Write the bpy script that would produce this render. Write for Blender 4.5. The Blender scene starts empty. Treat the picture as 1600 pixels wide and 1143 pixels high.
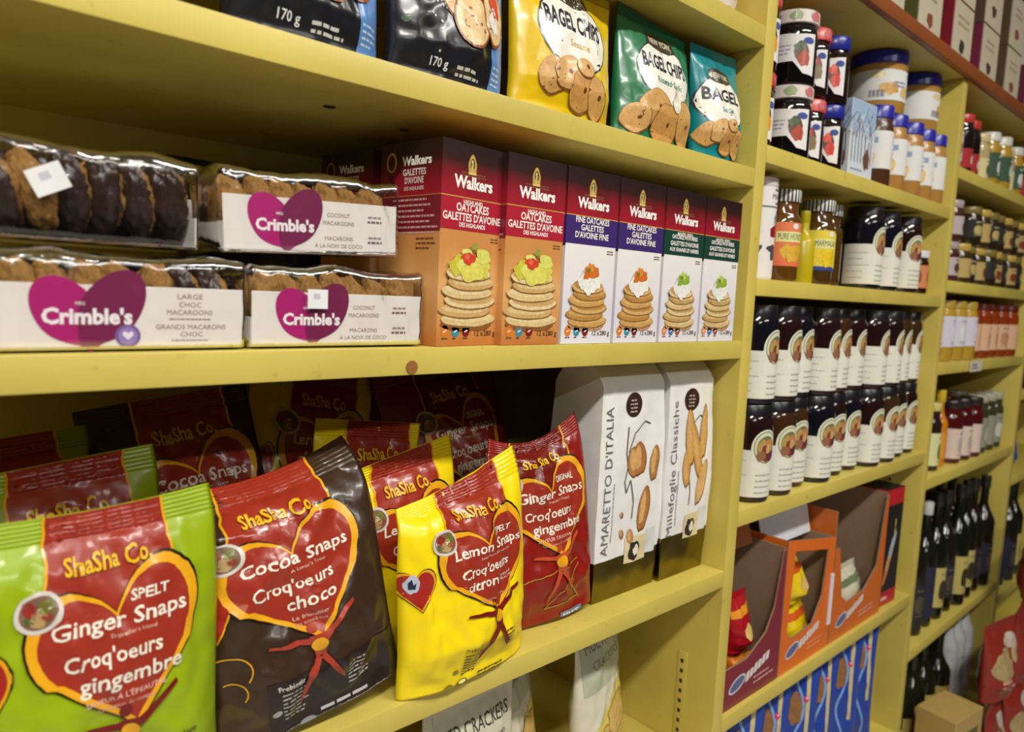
import bpy, bmesh, math, random
from mathutils import Vector, Matrix, noise
from mathutils.geometry import tessellate_polygon
R = math.radians
sc = bpy.context.scene
col = sc.collection

# ------------------------------------------------------------------ camera
CAM = Vector((0, -0.55, 1.35))
yaw, pit, rol = R(47.55), R(-5.72), R(2.61)
FW = Vector((math.cos(yaw)*math.cos(pit), math.sin(yaw)*math.cos(pit), math.sin(pit)))
rt = Vector((math.sin(yaw), -math.cos(yaw), 0)); up = rt.cross(FW)
RT = rt*math.cos(rol) + up*math.sin(rol); UP = -rt*math.sin(rol) + up*math.cos(rol)
cam = bpy.data.cameras.new('camera'); cam.sensor_width = 36; cam.lens = 1129/1600*36
cam.clip_start = .01
cam.dof.use_dof = True; cam.dof.focus_distance = .80; cam.dof.aperture_fstop = 5.0
co = bpy.data.objects.new('camera', cam); col.objects.link(co)
m3 = Matrix((RT, UP, -FW)).transposed()
co.matrix_world = Matrix.Translation(CAM) @ m3.to_4x4()
sc.camera = co

# ------------------------------------------------------------------ world, lights, exposure
w = bpy.data.worlds.new('world'); sc.world = w; w.use_nodes = True
w.node_tree.nodes['Background'].inputs[0].default_value = (1.0, .95, .86, 1)
w.node_tree.nodes['Background'].inputs[1].default_value = .03
def lamp(name, loc, sx, sy, power, colr=(1, .97, .90), target=None):
    l = bpy.data.lights.new(name, 'AREA'); l.shape = 'RECTANGLE'; l.size = sx; l.size_y = sy
    l.energy = power; l.color = colr
    o = bpy.data.objects.new(name, l); o.location = loc; col.objects.link(o); return o
lamp('fluorescent_tube_light', (-.55, -1.30, 2.72), 1.2, .14, 84)
lamp('fluorescent_tube_light', (1.25, -1.30, 2.72), 1.2, .14, 48)
lamp('fluorescent_tube_light', (-1.3, -3.0, 2.72), 1.2, .14, 46)
lamp('fluorescent_tube_light', (.9, -3.0, 2.72), 1.2, .14, 40)
sc.view_settings.view_transform = 'Standard'; sc.view_settings.look = 'None'
sc.view_settings.gamma = 1; sc.view_settings.use_curve_mapping = False
sc.view_settings.exposure = -.55

# ------------------------------------------------------------------ materials
def lin(h):
    h = h.lstrip('#'); c = [int(h[i:i+2], 16)/255 for i in (0, 2, 4)]
    return tuple(x/12.92 if x <= .04045 else ((x+.055)/1.055)**2.4 for x in c) + (1,)
FIN = {  # roughness, coat, metallic, variation, bump
 'card': (.42, .15, 0, .05, 0), 'film': (.30, .25, 0, .06, .12), 'paper': (.75, 0, 0, .05, 0),
 'glass': (.08, .5, 0, .10, 0), 'plastic': (.30, .1, 0, .04, 0), 'metal': (.30, 0, 1, .05, 0),
 'foil': (.22, 0, 1, .12, .15), 'food': (.75, 0, 0, .32, 1.0), 'choc': (.35, .1, 0, .12, .35), 'brown': (.8, 0, 0, .08, .05), 'photo': (.40, .15, 0, .20, 0)}
MC = {}
def M(h, fin='card'):
    k = (h, fin)
    if k in MC: return MC[k]
    m = bpy.data.materials.new('%s_%s' % (fin, h.lstrip('#'))); m.use_nodes = True
    nt = m.node_tree; b = nt.nodes['Principled BSDF']; ro, ct, me, va, bu = FIN[fin]
    tc = nt.nodes.new('ShaderNodeTexCoord'); n = nt.nodes.new('ShaderNodeTexNoise')
    n.inputs['Scale'].default_value = 60 if fin not in ('food', 'choc', 'photo') else 220
    n.inputs['Detail'].default_value = 3
    nt.links.new(tc.outputs['Object'], n.inputs['Vector'])
    mx = nt.nodes.new('ShaderNodeMix'); mx.data_type = 'RGBA'; c = lin(h)
    mx.inputs[6].default_value = tuple(x*(1-va*1.6) for x in c[:3]) + (1,)
    mx.inputs[7].default_value = tuple(min(1, x*(1+va*1.6)) for x in c[:3]) + (1,)
    nt.links.new(n.outputs['Fac'], mx.inputs[0]); nt.links.new(mx.outputs[2], b.inputs['Base Color'])
    b.inputs['Roughness'].default_value = ro; b.inputs['Coat Weight'].default_value = ct
    b.inputs['Coat Roughness'].default_value = .12; b.inputs['Metallic'].default_value = me
    if bu:
        bp = nt.nodes.new('ShaderNodeBump'); bp.inputs['Strength'].default_value = bu
        bp.inputs['Distance'].default_value = .002
        nt.links.new(n.outputs['Fac'], bp.inputs['Height']); nt.links.new(bp.outputs[0], b.inputs['Normal'])
    MC[k] = m; return m
def paint(name, h, scuff, rough=.42):
    m = bpy.data.materials.new(name); m.use_nodes = True; nt = m.node_tree; b = nt.nodes['Principled BSDF']
    tc = nt.nodes.new('ShaderNodeTexCoord'); n = nt.nodes.new('ShaderNodeTexNoise'); n.inputs['Scale'].default_value = 9; n.inputs['Detail'].default_value = 6
    n2 = nt.nodes.new('ShaderNodeTexNoise'); n2.inputs['Scale'].default_value = 55; n2.inputs['Detail'].default_value = 4
    nt.links.new(tc.outputs['Object'], n.inputs['Vector']); nt.links.new(tc.outputs['Object'], n2.inputs['Vector'])
    c = lin(h); r = nt.nodes.new('ShaderNodeValToRGB')
    r.color_ramp.elements[0].position = .3; r.color_ramp.elements[0].color = tuple(x*.9 for x in c[:3]) + (1,)
    r.color_ramp.elements[1].position = .7; r.color_ramp.elements[1].color = tuple(min(1, x*1.06) for x in c[:3]) + (1,)
    nt.links.new(n.outputs['Fac'], r.inputs[0])
    r2 = nt.nodes.new('ShaderNodeValToRGB'); r2.color_ramp.elements[0].position = .66; r2.color_ramp.elements[1].position = .74
    nt.links.new(n2.outputs['Fac'], r2.inputs[0])
    mx = nt.nodes.new('ShaderNodeMix'); mx.data_type = 'RGBA'; mx.inputs[7].default_value = lin(scuff)
    mt = nt.nodes.new('ShaderNodeMath'); mt.operation = 'MULTIPLY'; mt.inputs[1].default_value = .45
    nt.links.new(r2.outputs[0], mt.inputs[0]); nt.links.new(mt.outputs[0], mx.inputs[0])
    nt.links.new(r.outputs[0], mx.inputs[6]); nt.links.new(mx.outputs[2], b.inputs['Base Color'])
    b.inputs['Roughness'].default_value = rough
    bp = nt.nodes.new('ShaderNodeBump'); bp.inputs['Strength'].default_value = .08; bp.inputs['Distance'].default_value = .002
    nt.links.new(n2.outputs['Fac'], bp.inputs['Height']); nt.links.new(bp.outputs[0], b.inputs['Normal'])
    return m
YEL = paint('yellow_shelf_paint', '#cab757', '#8a7838')
BRN = paint('brown_stained_wood', '#8a4a22', '#4a2810', .35)
WAL = paint('mustard_wall_paint', '#a08a3c', '#7a6a30', .7)
CEI = paint('white_ceiling_paint', '#d8d4c8', '#b0aca0', .9)
FLO = paint('grey_floor_tile', '#98928a', '#807a70', .5)
def film_mat(name, fac=.10, rough=.07, tint='#ffffff'):
    m = bpy.data.materials.new(name); m.use_nodes = True; nt = m.node_tree
    for n in list(nt.nodes): nt.nodes.remove(n)
    o = nt.nodes.new('ShaderNodeOutputMaterial'); mix = nt.nodes.new('ShaderNodeMixShader')
    t = nt.nodes.new('ShaderNodeBsdfTransparent'); g = nt.nodes.new('ShaderNodeBsdfGlossy')
    t.inputs[0].default_value = lin(tint)
    g.inputs['Roughness'].default_value = rough
    fr = nt.nodes.new('ShaderNodeFresnel'); fr.inputs[0].default_value = 1.5
    ad = nt.nodes.new('ShaderNodeMath'); ad.operation = 'ADD'; ad.inputs[1].default_value = fac; ad.use_clamp = True
    tc = nt.nodes.new('ShaderNodeTexCoord'); n = nt.nodes.new('ShaderNodeTexNoise'); n.inputs['Scale'].default_value = 45; n.inputs['Detail'].default_value = 3
    bp = nt.nodes.new('ShaderNodeBump'); bp.inputs['Strength'].default_value = .25; bp.inputs['Distance'].default_value = .004
    nt.links.new(tc.outputs['Object'], n.inputs['Vector']); nt.links.new(n.outputs['Fac'], bp.inputs['Height'])
    nt.links.new(bp.outputs[0], g.inputs['Normal']); nt.links.new(bp.outputs[0], fr.inputs['Normal'])
    nt.links.new(fr.outputs[0], ad.inputs[0]); nt.links.new(ad.outputs[0], mix.inputs[0])
    nt.links.new(t.outputs[0], mix.inputs[1]); nt.links.new(g.outputs[0], mix.inputs[2]); nt.links.new(mix.outputs[0], o.inputs[0])
    return m
CELLO = film_mat('clear_cellophane', .09, .12)
def grad_print(name, stops, z0, z1, noisy=.0):
    """printed colour gradient up a carton (ink, object space)"""
    m = bpy.data.materials.new(name); m.use_nodes = True; nt = m.node_tree; b = nt.nodes['Principled BSDF']
    tc = nt.nodes.new('ShaderNodeTexCoord'); sp = nt.nodes.new('ShaderNodeSeparateXYZ'); mr = nt.nodes.new('ShaderNodeMapRange')
    mr.inputs[1].default_value = z0; mr.inputs[2].default_value = z1
    nt.links.new(tc.outputs['Object'], sp.inputs[0])
    nz = nt.nodes.new('ShaderNodeTexNoise'); nz.inputs['Scale'].default_value = 35; nt.links.new(tc.outputs['Object'], nz.inputs['Vector'])
    ma = nt.nodes.new('ShaderNodeMath'); ma.operation = 'MULTIPLY_ADD'; ma.inputs[1].default_value = noisy*(z1-z0); 
    nt.links.new(nz.outputs['Fac'], ma.inputs[0]); nt.links.new(sp.outputs[2], ma.inputs[2]); nt.links.new(ma.outputs[0], mr.inputs[0])
    r = nt.nodes.new('ShaderNodeValToRGB'); nt.links.new(mr.outputs[0], r.inputs[0])
    while len(r.color_ramp.elements) < len(stops): r.color_ramp.elements.new(.5)
    for e, (p, h) in zip(r.color_ramp.elements, stops): e.position = p; e.color = lin(h)
    nt.links.new(r.outputs[0], b.inputs['Base Color']); b.inputs['Roughness'].default_value = .4; b.inputs['Coat Weight'].default_value = .15
    return m

# ------------------------------------------------------------------ object helpers
def tag(o, label=None, cat=None, group=None, kind=None):
    if label: o['label'] = label
    if cat: o['category'] = cat
    if group: o['group'] = group
    if kind: o['kind'] = kind
    return o
def thing(name, loc, label, cat, group=None, rz=0, rot=None):
    o = bpy.data.objects.new(name, None); o.empty_display_size = .02; col.objects.link(o)
    o.location = loc; o.rotation_euler = rot if rot else (0, 0, rz)
    return tag(o, label, cat, group)
def mesh(name, V, F, mats, parent=None, mi=None, smooth=False, sharp=None):
    me = bpy.data.meshes.new(name); me.from_pydata([tuple(v) for v in V], [], F)
    if not isinstance(mats, (list, tuple)): mats = [mats]
    for m in mats: me.materials.append(m)
    if mi: me.polygons.foreach_set('material_index', mi)
    if smooth:
        me.polygons.foreach_set('use_smooth', [True]*len(me.polygons))
        if sharp: me.set_sharp_from_angle(angle=R(sharp))
    me.update()
    o = bpy.data.objects.new(name, me); col.objects.link(o); o.parent = parent
    return o
def from_bm(name, bm, mats, parent=None, smooth=False):
    me = bpy.data.meshes.new(name); bm.normal_update(); bm.to_mesh(me); bm.free()
    if not isinstance(mats, (list, tuple)): mats = [mats]
    for m in mats: me.materials.append(m)
    if smooth: me.polygons.foreach_set('use_smooth', [True]*len(me.polygons)); me.set_sharp_from_angle(angle=R(35))
    o = bpy.data.objects.new(name, me); col.objects.link(o); o.parent = parent; return o
def box(name, x0, x1, y0, y1, z0, z1, mat, parent=None, bev=.0015, seg=2):
    bm = bmesh.new(); bmesh.ops.create_cube(bm, size=1)
    bmesh.ops.scale(bm, vec=(x1-x0, y1-y0, z1-z0), verts=bm.verts)
    bmesh.ops.translate(bm, vec=((x0+x1)/2, (y0+y1)/2, (z0+z1)/2), verts=bm.verts)
    if bev: bmesh.ops.bevel(bm, geom=bm.edges[:], offset=bev, segments=seg, affect='EDGES', profile=.6)
    return from_bm(name, bm, mat, parent, smooth=True)
def lathe(name, prof, mat, parent=None, n=24, sharp=40):
    V = []; F = []
    for r, z in prof:
        for k in range(n): a = 2*math.pi*k/n; V.append((r*math.cos(a), r*math.sin(a), z))
    for j in range(len(prof)-1):
        for k in range(n): k2 = (k+1) % n; F.append((j*n+k, j*n+k2, (j+1)*n+k2, (j+1)*n+k))
    F.append(tuple(range(n-1, -1, -1))); F.append(tuple((len(prof)-1)*n+k for k in range(n)))
    return mesh(name, V, F, mat, parent, smooth=True, sharp=sharp)
def dup(root_o, loc, rz=0, label=None, group=None, rot=None):
    def cp(o, par):
        c = o.copy(); col.objects.link(c); c.parent = par
        for ch in o.children: cp(ch, c)
        return c
    r = cp(root_o, None); r.location = loc; r.rotation_euler = rot if rot else (0, 0, rz)
    if label: r['label'] = label
    if group: r['group'] = group
    return r

# ------------------------------------------------------------------ flat print laid on surfaces
TXT = {}
def text_tris(s, bold, shear, sp):
    k = (s, bold, shear, sp)
    if k in TXT: return TXT[k]
    cu = bpy.data.curves.new('t', 'FONT'); cu.body = s; cu.resolution_u = 2; cu.offset = bold; cu.shear = shear; cu.space_character = sp
    o = bpy.data.objects.new('t', cu); me = o.to_mesh(); me.calc_loop_triangles()
    P = [(v.co.x, v.co.y) for v in me.vertices]
    T = [tuple(P[i] for i in t.vertices) for t in me.loop_triangles]
    o.to_mesh_clear(); bpy.data.objects.remove(o); bpy.data.curves.remove(cu)
    xs = [p[0] for p in P] or [0]; TXT[k] = (T, min(xs), max(xs)); return TXT[k]
class Art:
    """2D artwork (x right, z up, metres) laid on a surface sampler (x,z)->(point, normal)"""
    def __init__(s, samp, fin='card', maxlen=.02, base=.00025, step=.00012):
        s.samp, s.fin, s.ml, s.base, s.step = samp, fin, maxlen, base, step; s.parts = {}
    def tris(s, part, T, c, layer=0, fin=None):
        V, F, MI, MT, key = s.parts.setdefault(part, ([], [], [], [], {}))
        m = c if not isinstance(c, str) else M(c, fin or ('photo' if part == 'picture' else s.fin))
        if m not in MT: MT.append(m)
        mi = MT.index(m); off = s.base + s.step*layer; ml2 = s.ml**2
        def idx(p):
            k = (round(p[0], 5), round(p[1], 5), layer, mi)
            if k not in key:
                q, n = s.samp(p[0], p[1]); key[k] = len(V); V.append(q + n*off)
            return key[k]
        st = list(T)
        while st:
            a, b, c2 = st.pop()
            d = [(a[0]-b[0])**2+(a[1]-b[1])**2, (b[0]-c2[0])**2+(b[1]-c2[1])**2, (c2[0]-a[0])**2+(c2[1]-a[1])**2]
            i = d.index(max(d))
            if d[i] > ml2:
                t = (a, b, c2); p, q, r = t[i], t[(i+1) % 3], t[(i+2) % 3]; mdp = ((p[0]+q[0])/2, (p[1]+q[1])/2)
                st.append((p, mdp, r)); st.append((mdp, q, r)); continue
            if (b[0]-a[0])*(c2[1]-a[1])-(b[1]-a[1])*(c2[0]-a[0]) < 0: b, c2 = c2, b
            f = (idx(a), idx(b), idx(c2))
            if len(set(f)) == 3: F.append(f); MI.append(mi)
    def poly(s, part, P, c, layer=0, fin=None):
        P = list(P); T = tessellate_polygon([[Vector((x, z, 0)) for x, z in P]])
        s.tris(part, [tuple(P[i] for i in t) for t in T], c, layer, fin)
    def rect(s, part, x0, x1, z0, z1, c, layer=0, fin=None): s.poly(part, [(x0, z0), (x1, z0), (x1, z1), (x0, z1)], c, layer, fin)
    def ell(s, part, cx, cz, rx, rz, c, layer=0, rot=0, n=24, fin=None, wob=0, seed=0, a0=0, a1=2*math.pi):
        P = []
        for k in range(n):
            a = a0+(a1-a0)*k/(n if a1-a0 > 6.28 else n-1); q = 1+wob*noise.noise(Vector((math.cos(a)*1.7+seed, math.sin(a)*1.7, seed*.7)))
            x, z = rx*q*math.cos(a), rz*q*math.sin(a)
            P.append((cx+x*math.cos(rot)-z*math.sin(rot), cz+x*math.sin(rot)+z*math.cos(rot)))
        s.poly(part, P, c, layer, fin)
    def line(s, part, P, wd, c, layer=0, fin=None):
        for (x0, z0), (x1, z1) in zip(P, P[1:]):
            L = math.hypot(x1-x0, z1-z0) or 1e-9; nx, nz = -(z1-z0)/L*wd/2, (x1-x0)/L*wd/2
            s.poly(part, [(x0-nx, z0-nz), (x1-nx, z1-nz), (x1+nx, z1+nz), (x0+nx, z0+nz)], c, layer, fin)
    def text(s, part, t, x, z, h, c, layer=2, w=None, al='C', bold=.012, shear=0, rot=0, sp=1, maxw=None, fin=None):
        T, a, b = text_tris(t, bold, shear, sp); k = h/.72; kx = k
        if w: kx = w/max(1e-6, b-a)
        elif maxw and (b-a)*k > maxw: kx = maxw/(b-a)
        ox = {'C': -(a+b)/2, 'L': -a, 'R': -b}[al]; cr, sr = math.cos(rot), math.sin(rot)
        def tf(p):
            X, Z = (p[0]+ox)*kx, p[1]*k; return (x+X*cr-Z*sr, z+X*sr+Z*cr)
        s.tris(part, [tuple(tf(p) for p in t3) for t3 in T], c, layer, fin)
    def heart(s, part, cx, cz, wd, ht, c, layer, tilt=0, n=40, lob=0, fat=2.3):
        P = []
        for k in range(n):
            t = 2*math.pi*k/n; st_ = math.sin(t); x = .5*math.copysign(abs(st_)**fat, st_); z = (13*math.cos(t)-5*math.cos(2*t)-2*math.cos(3*t)-math.cos(4*t)+2.5)/29
            z += lob*x*(1 if z > 0 else .3)
            x, z = x*wd, z*ht; P.append((cx+x*math.cos(tilt)-z*math.sin(tilt), cz+x*math.sin(tilt)+z*math.cos(tilt)))
        s.poly(part, P, c, layer)
    def heart_ring(s, part, cx, cz, w0, h0, w1, h1, c, layer, tilt=0, n=40, lob=0, fat=2.3):
        O = []
        for wd, ht in ((w0, h0), (w1, h1)):
            P = []
            for k in range(n):
                t = 2*math.pi*k/n; st_ = math.sin(t); x = .5*math.copysign(abs(st_)**fat, st_); z = (13*math.cos(t)-5*math.cos(2*t)-2*math.cos(3*t)-math.cos(4*t)+2.5)/29
                z += lob*x*(1 if z > 0 else .3); x, z = x*wd, z*ht; P.append((cx+x*math.cos(tilt)-z*math.sin(tilt), cz+x*math.sin(tilt)+z*math.cos(tilt)))
            O.append(P)
        for k in range(n): j = (k+1) % n; s.tris(part, [(O[0][k], O[0][j], O[1][j]), (O[0][k], O[1][j], O[1][k])], c, layer)
    def lines(s, part, x, z, wd, h, gap, n, c, layer=2, al='L', seed=1, rot=0):
        """small print too fine to read: rows of word-like dashes"""
        rd = random.Random(seed)
        for i in range(n):
            x0 = 0; lim = wd*rd.uniform(.65, 1)
            if al == 'C': x0 = -lim/2; lim = lim/2
            while x0 < lim:
                l = min(rd.uniform(1.2, 4)*h, lim-x0)
                if l > h*.5:
                    P = [(x0, -i*gap), (x0+l, -i*gap), (x0+l, -i*gap+h), (x0, -i*gap+h)]
                    s.poly(part, [(x+a*math.cos(rot)-b*math.sin(rot), z+a*math.sin(rot)+b*math.cos(rot)) for a, b in P], c, layer)
                x0 += l+h*.6
    def build(s, parent):
        out = {}
        for name, (V, F, MI, MT, k) in s.parts.items():
            if F:
                out[name] = mesh(name, V, F, MT, parent, MI, smooth=True)
                if name in ('lettering', 'barcode', 'lid_print', 'icon', 'red_band', 'picture', 'badge', 'medallion'): out[name]['kind'] = 'stuff'   # printed marks too fine to pick apart
        return out
def plane_samp(o, ux, uz):
    o, ux, uz = Vector(o), Vector(ux), Vector(uz); n = ux.cross(uz).normalized()
    return lambda x, z: (o+ux*x+uz*z, n)
def cyl_samp(r, z0=0, a0=0):
    def f(x, z):
        a = x/r+a0; n = Vector((math.sin(a), -math.cos(a), 0)); return (n*r+Vector((0, 0, z0+z)), n)
    return f

# ------------------------------------------------------------------ film bags
class Bag:
    """sealed film bag standing on z=0 facing -Y; front() samples its crumpled front for print"""
    def __init__(s, w, h, tf, tb, seed=0, seal=.02, bseal=.012, kind='pillow', crum=.003, pinch=.10, deform=None, nu=44, nb=52, zig=0):
        s.w, s.h = w, h; vs = []
        v1 = 1-seal/h; v0 = bseal/h
        nbs = 5 if bseal else 0
        for i in range(nbs): vs.append(v0*i/nbs)
        for i in range(nb): vs.append(v0+(v1-v0)*i/nb)
        ns = 22
        for i in range(ns+1): vs.append(v1+(1-v1)*i/ns)
        s.vs = vs; s.nu = nu; s.front_g = []; s.back_g = []
        for v in vs:
            q = min(1, max(0, (v-v0)/(v1-v0)))
            if kind == 'pillow': a = max(0, 1-abs(2*q-1)**2.6)**.62
            elif kind == 'stand': a = (max(0, 1-q**2.2)**.75)*min(1, .62+q*2.2)
            else: a = min(1, max(0, (1-q)/.22))**.7      # block
            if kind != 'pillow' and v < v0: a = .62
            for side, g, t in ((-1, s.front_g, tf), (1, s.back_g, tb)):
                row = []
                for j in range(nu+1):
                    u = -1+2*j/nu
                    if kind == 'block': pr = max(0, 1-abs(u)**14)**.5
                    else: pr = max(0, 1-abs(u)**2.6)**.62
                    x = u*w/2*(1-pinch*a); z = v*h; y = side*t*a*pr
                    e = crum*(1-abs(u)**8)*(1 if v < v1 else .15)*min(1, 3*max(0, v-.0)+.15)
                    P3 = Vector((x*22+seed*7.1, z*13+seed*3.3, side*2.+seed))
                    n1 = noise.noise(P3); n2 = noise.noise(P3*2.3+Vector((5, 1, 0))); n3 = noise.noise(Vector((x*70+z*50+seed, z*30-x*40, seed)))
                    edge = 1+1.2*(abs(2*q-1)**3)
                    rgd = 1-abs(noise.noise(Vector((x*16+z*11+seed*2.7, z*9-x*14, seed*1.9+side))))
                    n3 += 1.5*rgd**9
                    y += side*e*(1.1*n1+.8*(abs(n2)-.3)+.35*n3)*edge*(.4+.6*a if v < v1 else 1)
                    if v >= v1: y += .00045*math.sin((v-v1)/(1-v1)*6*2*math.pi) + side*.0004
                    if zig and v > .999: z += zig*(j % 2)
                    p = Vector((x, y, z))
                    if deform: p = deform(p, u, v)
                    row.append(p)
                g.append(row)
        # weld the side edges
        for f, b in zip(s.front_g, s.back_g):
            for j in (0, nu): mdl = (f[j]+b[j])/2; f[j] = mdl; b[j] = mdl
    def sample(s, x, z, g=None, flip=1):
        g = g or s.front_g; u = min(.9999, max(0, (x/(s.w/2)+1)/2))*s.nu; j = int(u); fu = u-j
        v = min(.9999, max(0, z/s.h)); vs = s.vs; lo, hi = 0, len(vs)-1
        while hi-lo > 1:
            md = (lo+hi)//2
            if vs[md] <= v: lo = md
            else: hi = md
        fv = (v-vs[lo])/(vs[lo+1]-vs[lo]); a, b, c, d = g[lo][j], g[lo][j+1], g[lo+1][j], g[lo+1][j+1]
        p = (a*(1-fu)+b*fu)*(1-fv)+(c*(1-fu)+d*fu)*fv
        n = ((b-a)*(1-fv)+(d-c)*fv).cross((c-a)*(1-fu)+(d-b)*fu)
        return p, (n.normalized() if n.length > 1e-12 else Vector((0, -1, 0)))*flip
    def build(s, parent, mat, name='pouch', back_mat=None):
        V = []; F = []; nu = s.nu; nr = len(s.vs)
        for r in s.front_g: V += r
        o = len(V)
        for r in s.back_g: V += r
        W = nu+1
        for i in range(nr-1):
            for j in range(nu):
                F.append((i*W+j, i*W+j+1, (i+1)*W+j+1, (i+1)*W+j))
                F.append((o+i*W+j+1, o+i*W+j, o+(i+1)*W+j, o+(i+1)*W+j+1))
        for j in range(nu):
            F.append((j, o+j, o+j+1, j+1)); k = (nr-1)*W+j; F.append((k, k+1, o+k+1, o+k))
        ob = mesh(name, V, F, mat, parent, smooth=True)
        bm = bmesh.new(); bm.from_mesh(ob.data); bmesh.ops.remove_doubles(bm, verts=bm.verts, dist=1e-6); bm.to_mesh(ob.data); bm.free()
        return ob

# ================================================================== the room
ZU, ZA, ZB, ZC, ZD = 1.735, 1.542, 1.2965, .951, .645
ZP, ZM, ZJ, ZK, ZL = 1.580, 1.3885, 1.038, .705, .37
Z3 = [1.672, 1.4235, 1.236, .970, .556, .20]
DEP = .36
tag(box('floor', -3, 6, -4, .42, -.04, 0, FLO, bev=0), kind='structure')
tag(box('ceiling', -3, 6, -4, .42, 2.8, 2.84, CEI, bev=0), kind='structure')
tag(box('wall_back', -3, 6, .42, .50, 0, 2.8, WAL, bev=0), kind='structure')

def bay(x0, x1, shelves, z1, label, left=False, strips=(), thick=.0255, backz=None):
    t = thing('shelving_bay', ((x0+x1)/2, .18, 0), label, 'shelf', 'yellow shelving bays along the wall')
    ox, oy = (x0+x1)/2, .18
    def b(n, a0, a1, b0, b1, c0, c1, m=YEL, bev=.0015): return box(n, a0-ox, a1-ox, b0-oy, b1-oy, c0, c1, m, t, bev)
    b('side_panel', x1, x1+.027, 0, DEP+.012, 0, z1)
    if left: b('side_panel', x0-.027, x0, 0, DEP+.012, 0, z1)
    b('back_panel', x0, x1, DEP, DEP+.012, .02, z1, bev=0)
    for z in shelves: b('shelf_board', x0+.0006, x1-.0006, .0, DEP-.0005, z-thick, z)
    for (ya, za, zb) in strips:
        st = b('slot_strip', x1-.0022, x1-.0002, ya, ya+.017, za, zb, bev=.0005)
        V = []; F = []; n = int((zb-za-.01)/.0165)
        for i in range(n):
            z = zb-.012-i*.0165; k = len(V); x = x1-.0026-ox
            for (yy, zz) in ((ya+.006, z), (ya+.011, z), (ya+.011, z-.006), (ya+.006, z-.006)): V += [(x, yy-oy, zz), (x+.0004, yy-oy, zz)]
            F += [(k, k+2, k+4, k+6), (k+7, k+5, k+3, k+1), (k, k+1, k+3, k+2), (k+2, k+3, k+5, k+4), (k+4, k+5, k+7, k+6), (k+6, k+7, k+1, k)]
        if V: tag(mesh('slot_holes', V, F, M('#2a2410', 'paper'), st), kind='stuff')
    return t
b1 = bay(-.26, .954, [2.05, ZU, ZA, ZB, ZC, ZD, .12], 2.35, 'tall yellow shelving bay holding cookies, oatcakes and snack bags', True,
         [(.052, .648, .80), (.052, ZB+.002, ZA-.03), (.052, ZA+.002, ZU-.03), (.29, ZC+.002, ZB-.03)])
b2 = bay(.981, 1.777, [ZP, ZM, ZJ, ZK, ZL, .08], 1.852, 'yellow shelving bay holding jam jars, nut butter and display cartons', False,
         [(.06, ZK+.003, ZJ-.03), (.06, ZL+.01, ZK-.03)])
b3 = bay(1.804, 2.52, Z3, 1.852, 'yellow shelving bay holding condiment jars and dark oil bottles')
b4 = bay(2.547, 3.28, [1.65, 1.38, 1.13, .87, .50, .2], 1.852, 'far yellow shelving bay at the right edge of the view')
# small fittings and blemishes on the boards
def disc(name, c, r, mat, parent, axis='y', th=.0012):
    V = []; F = []; n = 16
    for k in range(n):
        a = 2*math.pi*k/n; d = (math.cos(a)*r, math.sin(a)*r)
        for s in (0, th): V.append((c[0]+d[0], c[1]-s, c[2]+d[1]) if axis == 'y' else (c[0]+d[0], c[1]+d[1], c[2]-s))
    for k in range(n): a, b = 2*k, 2*((k+1) % n); F.append((a, b, b+1, a+1) if axis == 'z' else (a, a+1, b+1, b))
    F.append(tuple(range(1, 2*n, 2)) if axis == 'y' else tuple(range(2*n-1, 0, -2)))
    o = mesh(name, V, F, mat, None); o.parent = parent; o.location = -Vector(parent.location); return o
disc('wood_plug', (.378, -.0001, ZB-.018), .0062, M('#8a5a24', 'brown'), b1)
disc('screw_head', (.335, .085, ZA-.0256), .006, M('#c8ccd8', 'metal'), b1, 'z')
disc('screw_head', (.435, .11, ZA-.0256), .005, M('#8a8a80', 'metal'), b1, 'z')
tb = thing('top_board', (2.15, .18, 1.8525), 'yellow board with a brown wooden front edge across the tops of the right bays', 'board')
box('board', -1.166, 1.16, -.1795, .2, .0002, .026, YEL, tb, .001); box('front_edging', -1.166, 1.16, -.193, -.1798, .0, .0265, BRN, tb, .003)

# ================================================================== oatcake cartons
OW, OD, OH = .0845, .088, .1935
TOPG = grad_print('oatcake_top_print', [(0, '#a3182c'), (.45, '#861423'), (.8, '#341410'), (1, '#241310')], .735*OH, OH, .25)
ORG = grad_print('oatcake_wood_print', [(0, '#b2642c'), (.3, '#c98444'), (.7, '#dca868'), (1, '#c98a4a')], 0, .57*OH, .3)
WHT = grad_print('oatcake_pale_print', [(0, '#e4e0e4'), (.4, '#d8d4dc'), (1, '#e6e2e0')], 0, .57*OH, .2)
def oat_emblem(A, x, z, s):
    A.poly('emblem', [(x-.5*s, z-.8*s), (x+.5*s, z-.8*s), (x+.55*s, z+.2*s), (x+.25*s, z+.85*s), (x, z+1.05*s), (x-.25*s, z+.85*s), (x-.55*s, z+.2*s)], '#b89a4a', 1)
    A.ell('emblem', x, z+.15*s, .28*s, .5*s, '#3a2a20', 2); A.ell('emblem', x-.05*s, z+.35*s, .12*s, .16*s, '#d8c890', 3)
    A.poly('emblem', [(x-.22*s, z-.55*s), (x+.05*s, z-.6*s), (x+.1*s, z+.2*s), (x-.12*s, z+.2*s)], '#c8b070', 3)
    A.rect('emblem', x-.5*s, x+.5*s, z-.8*s, z-.6*s, '#d8c070', 2)
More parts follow.
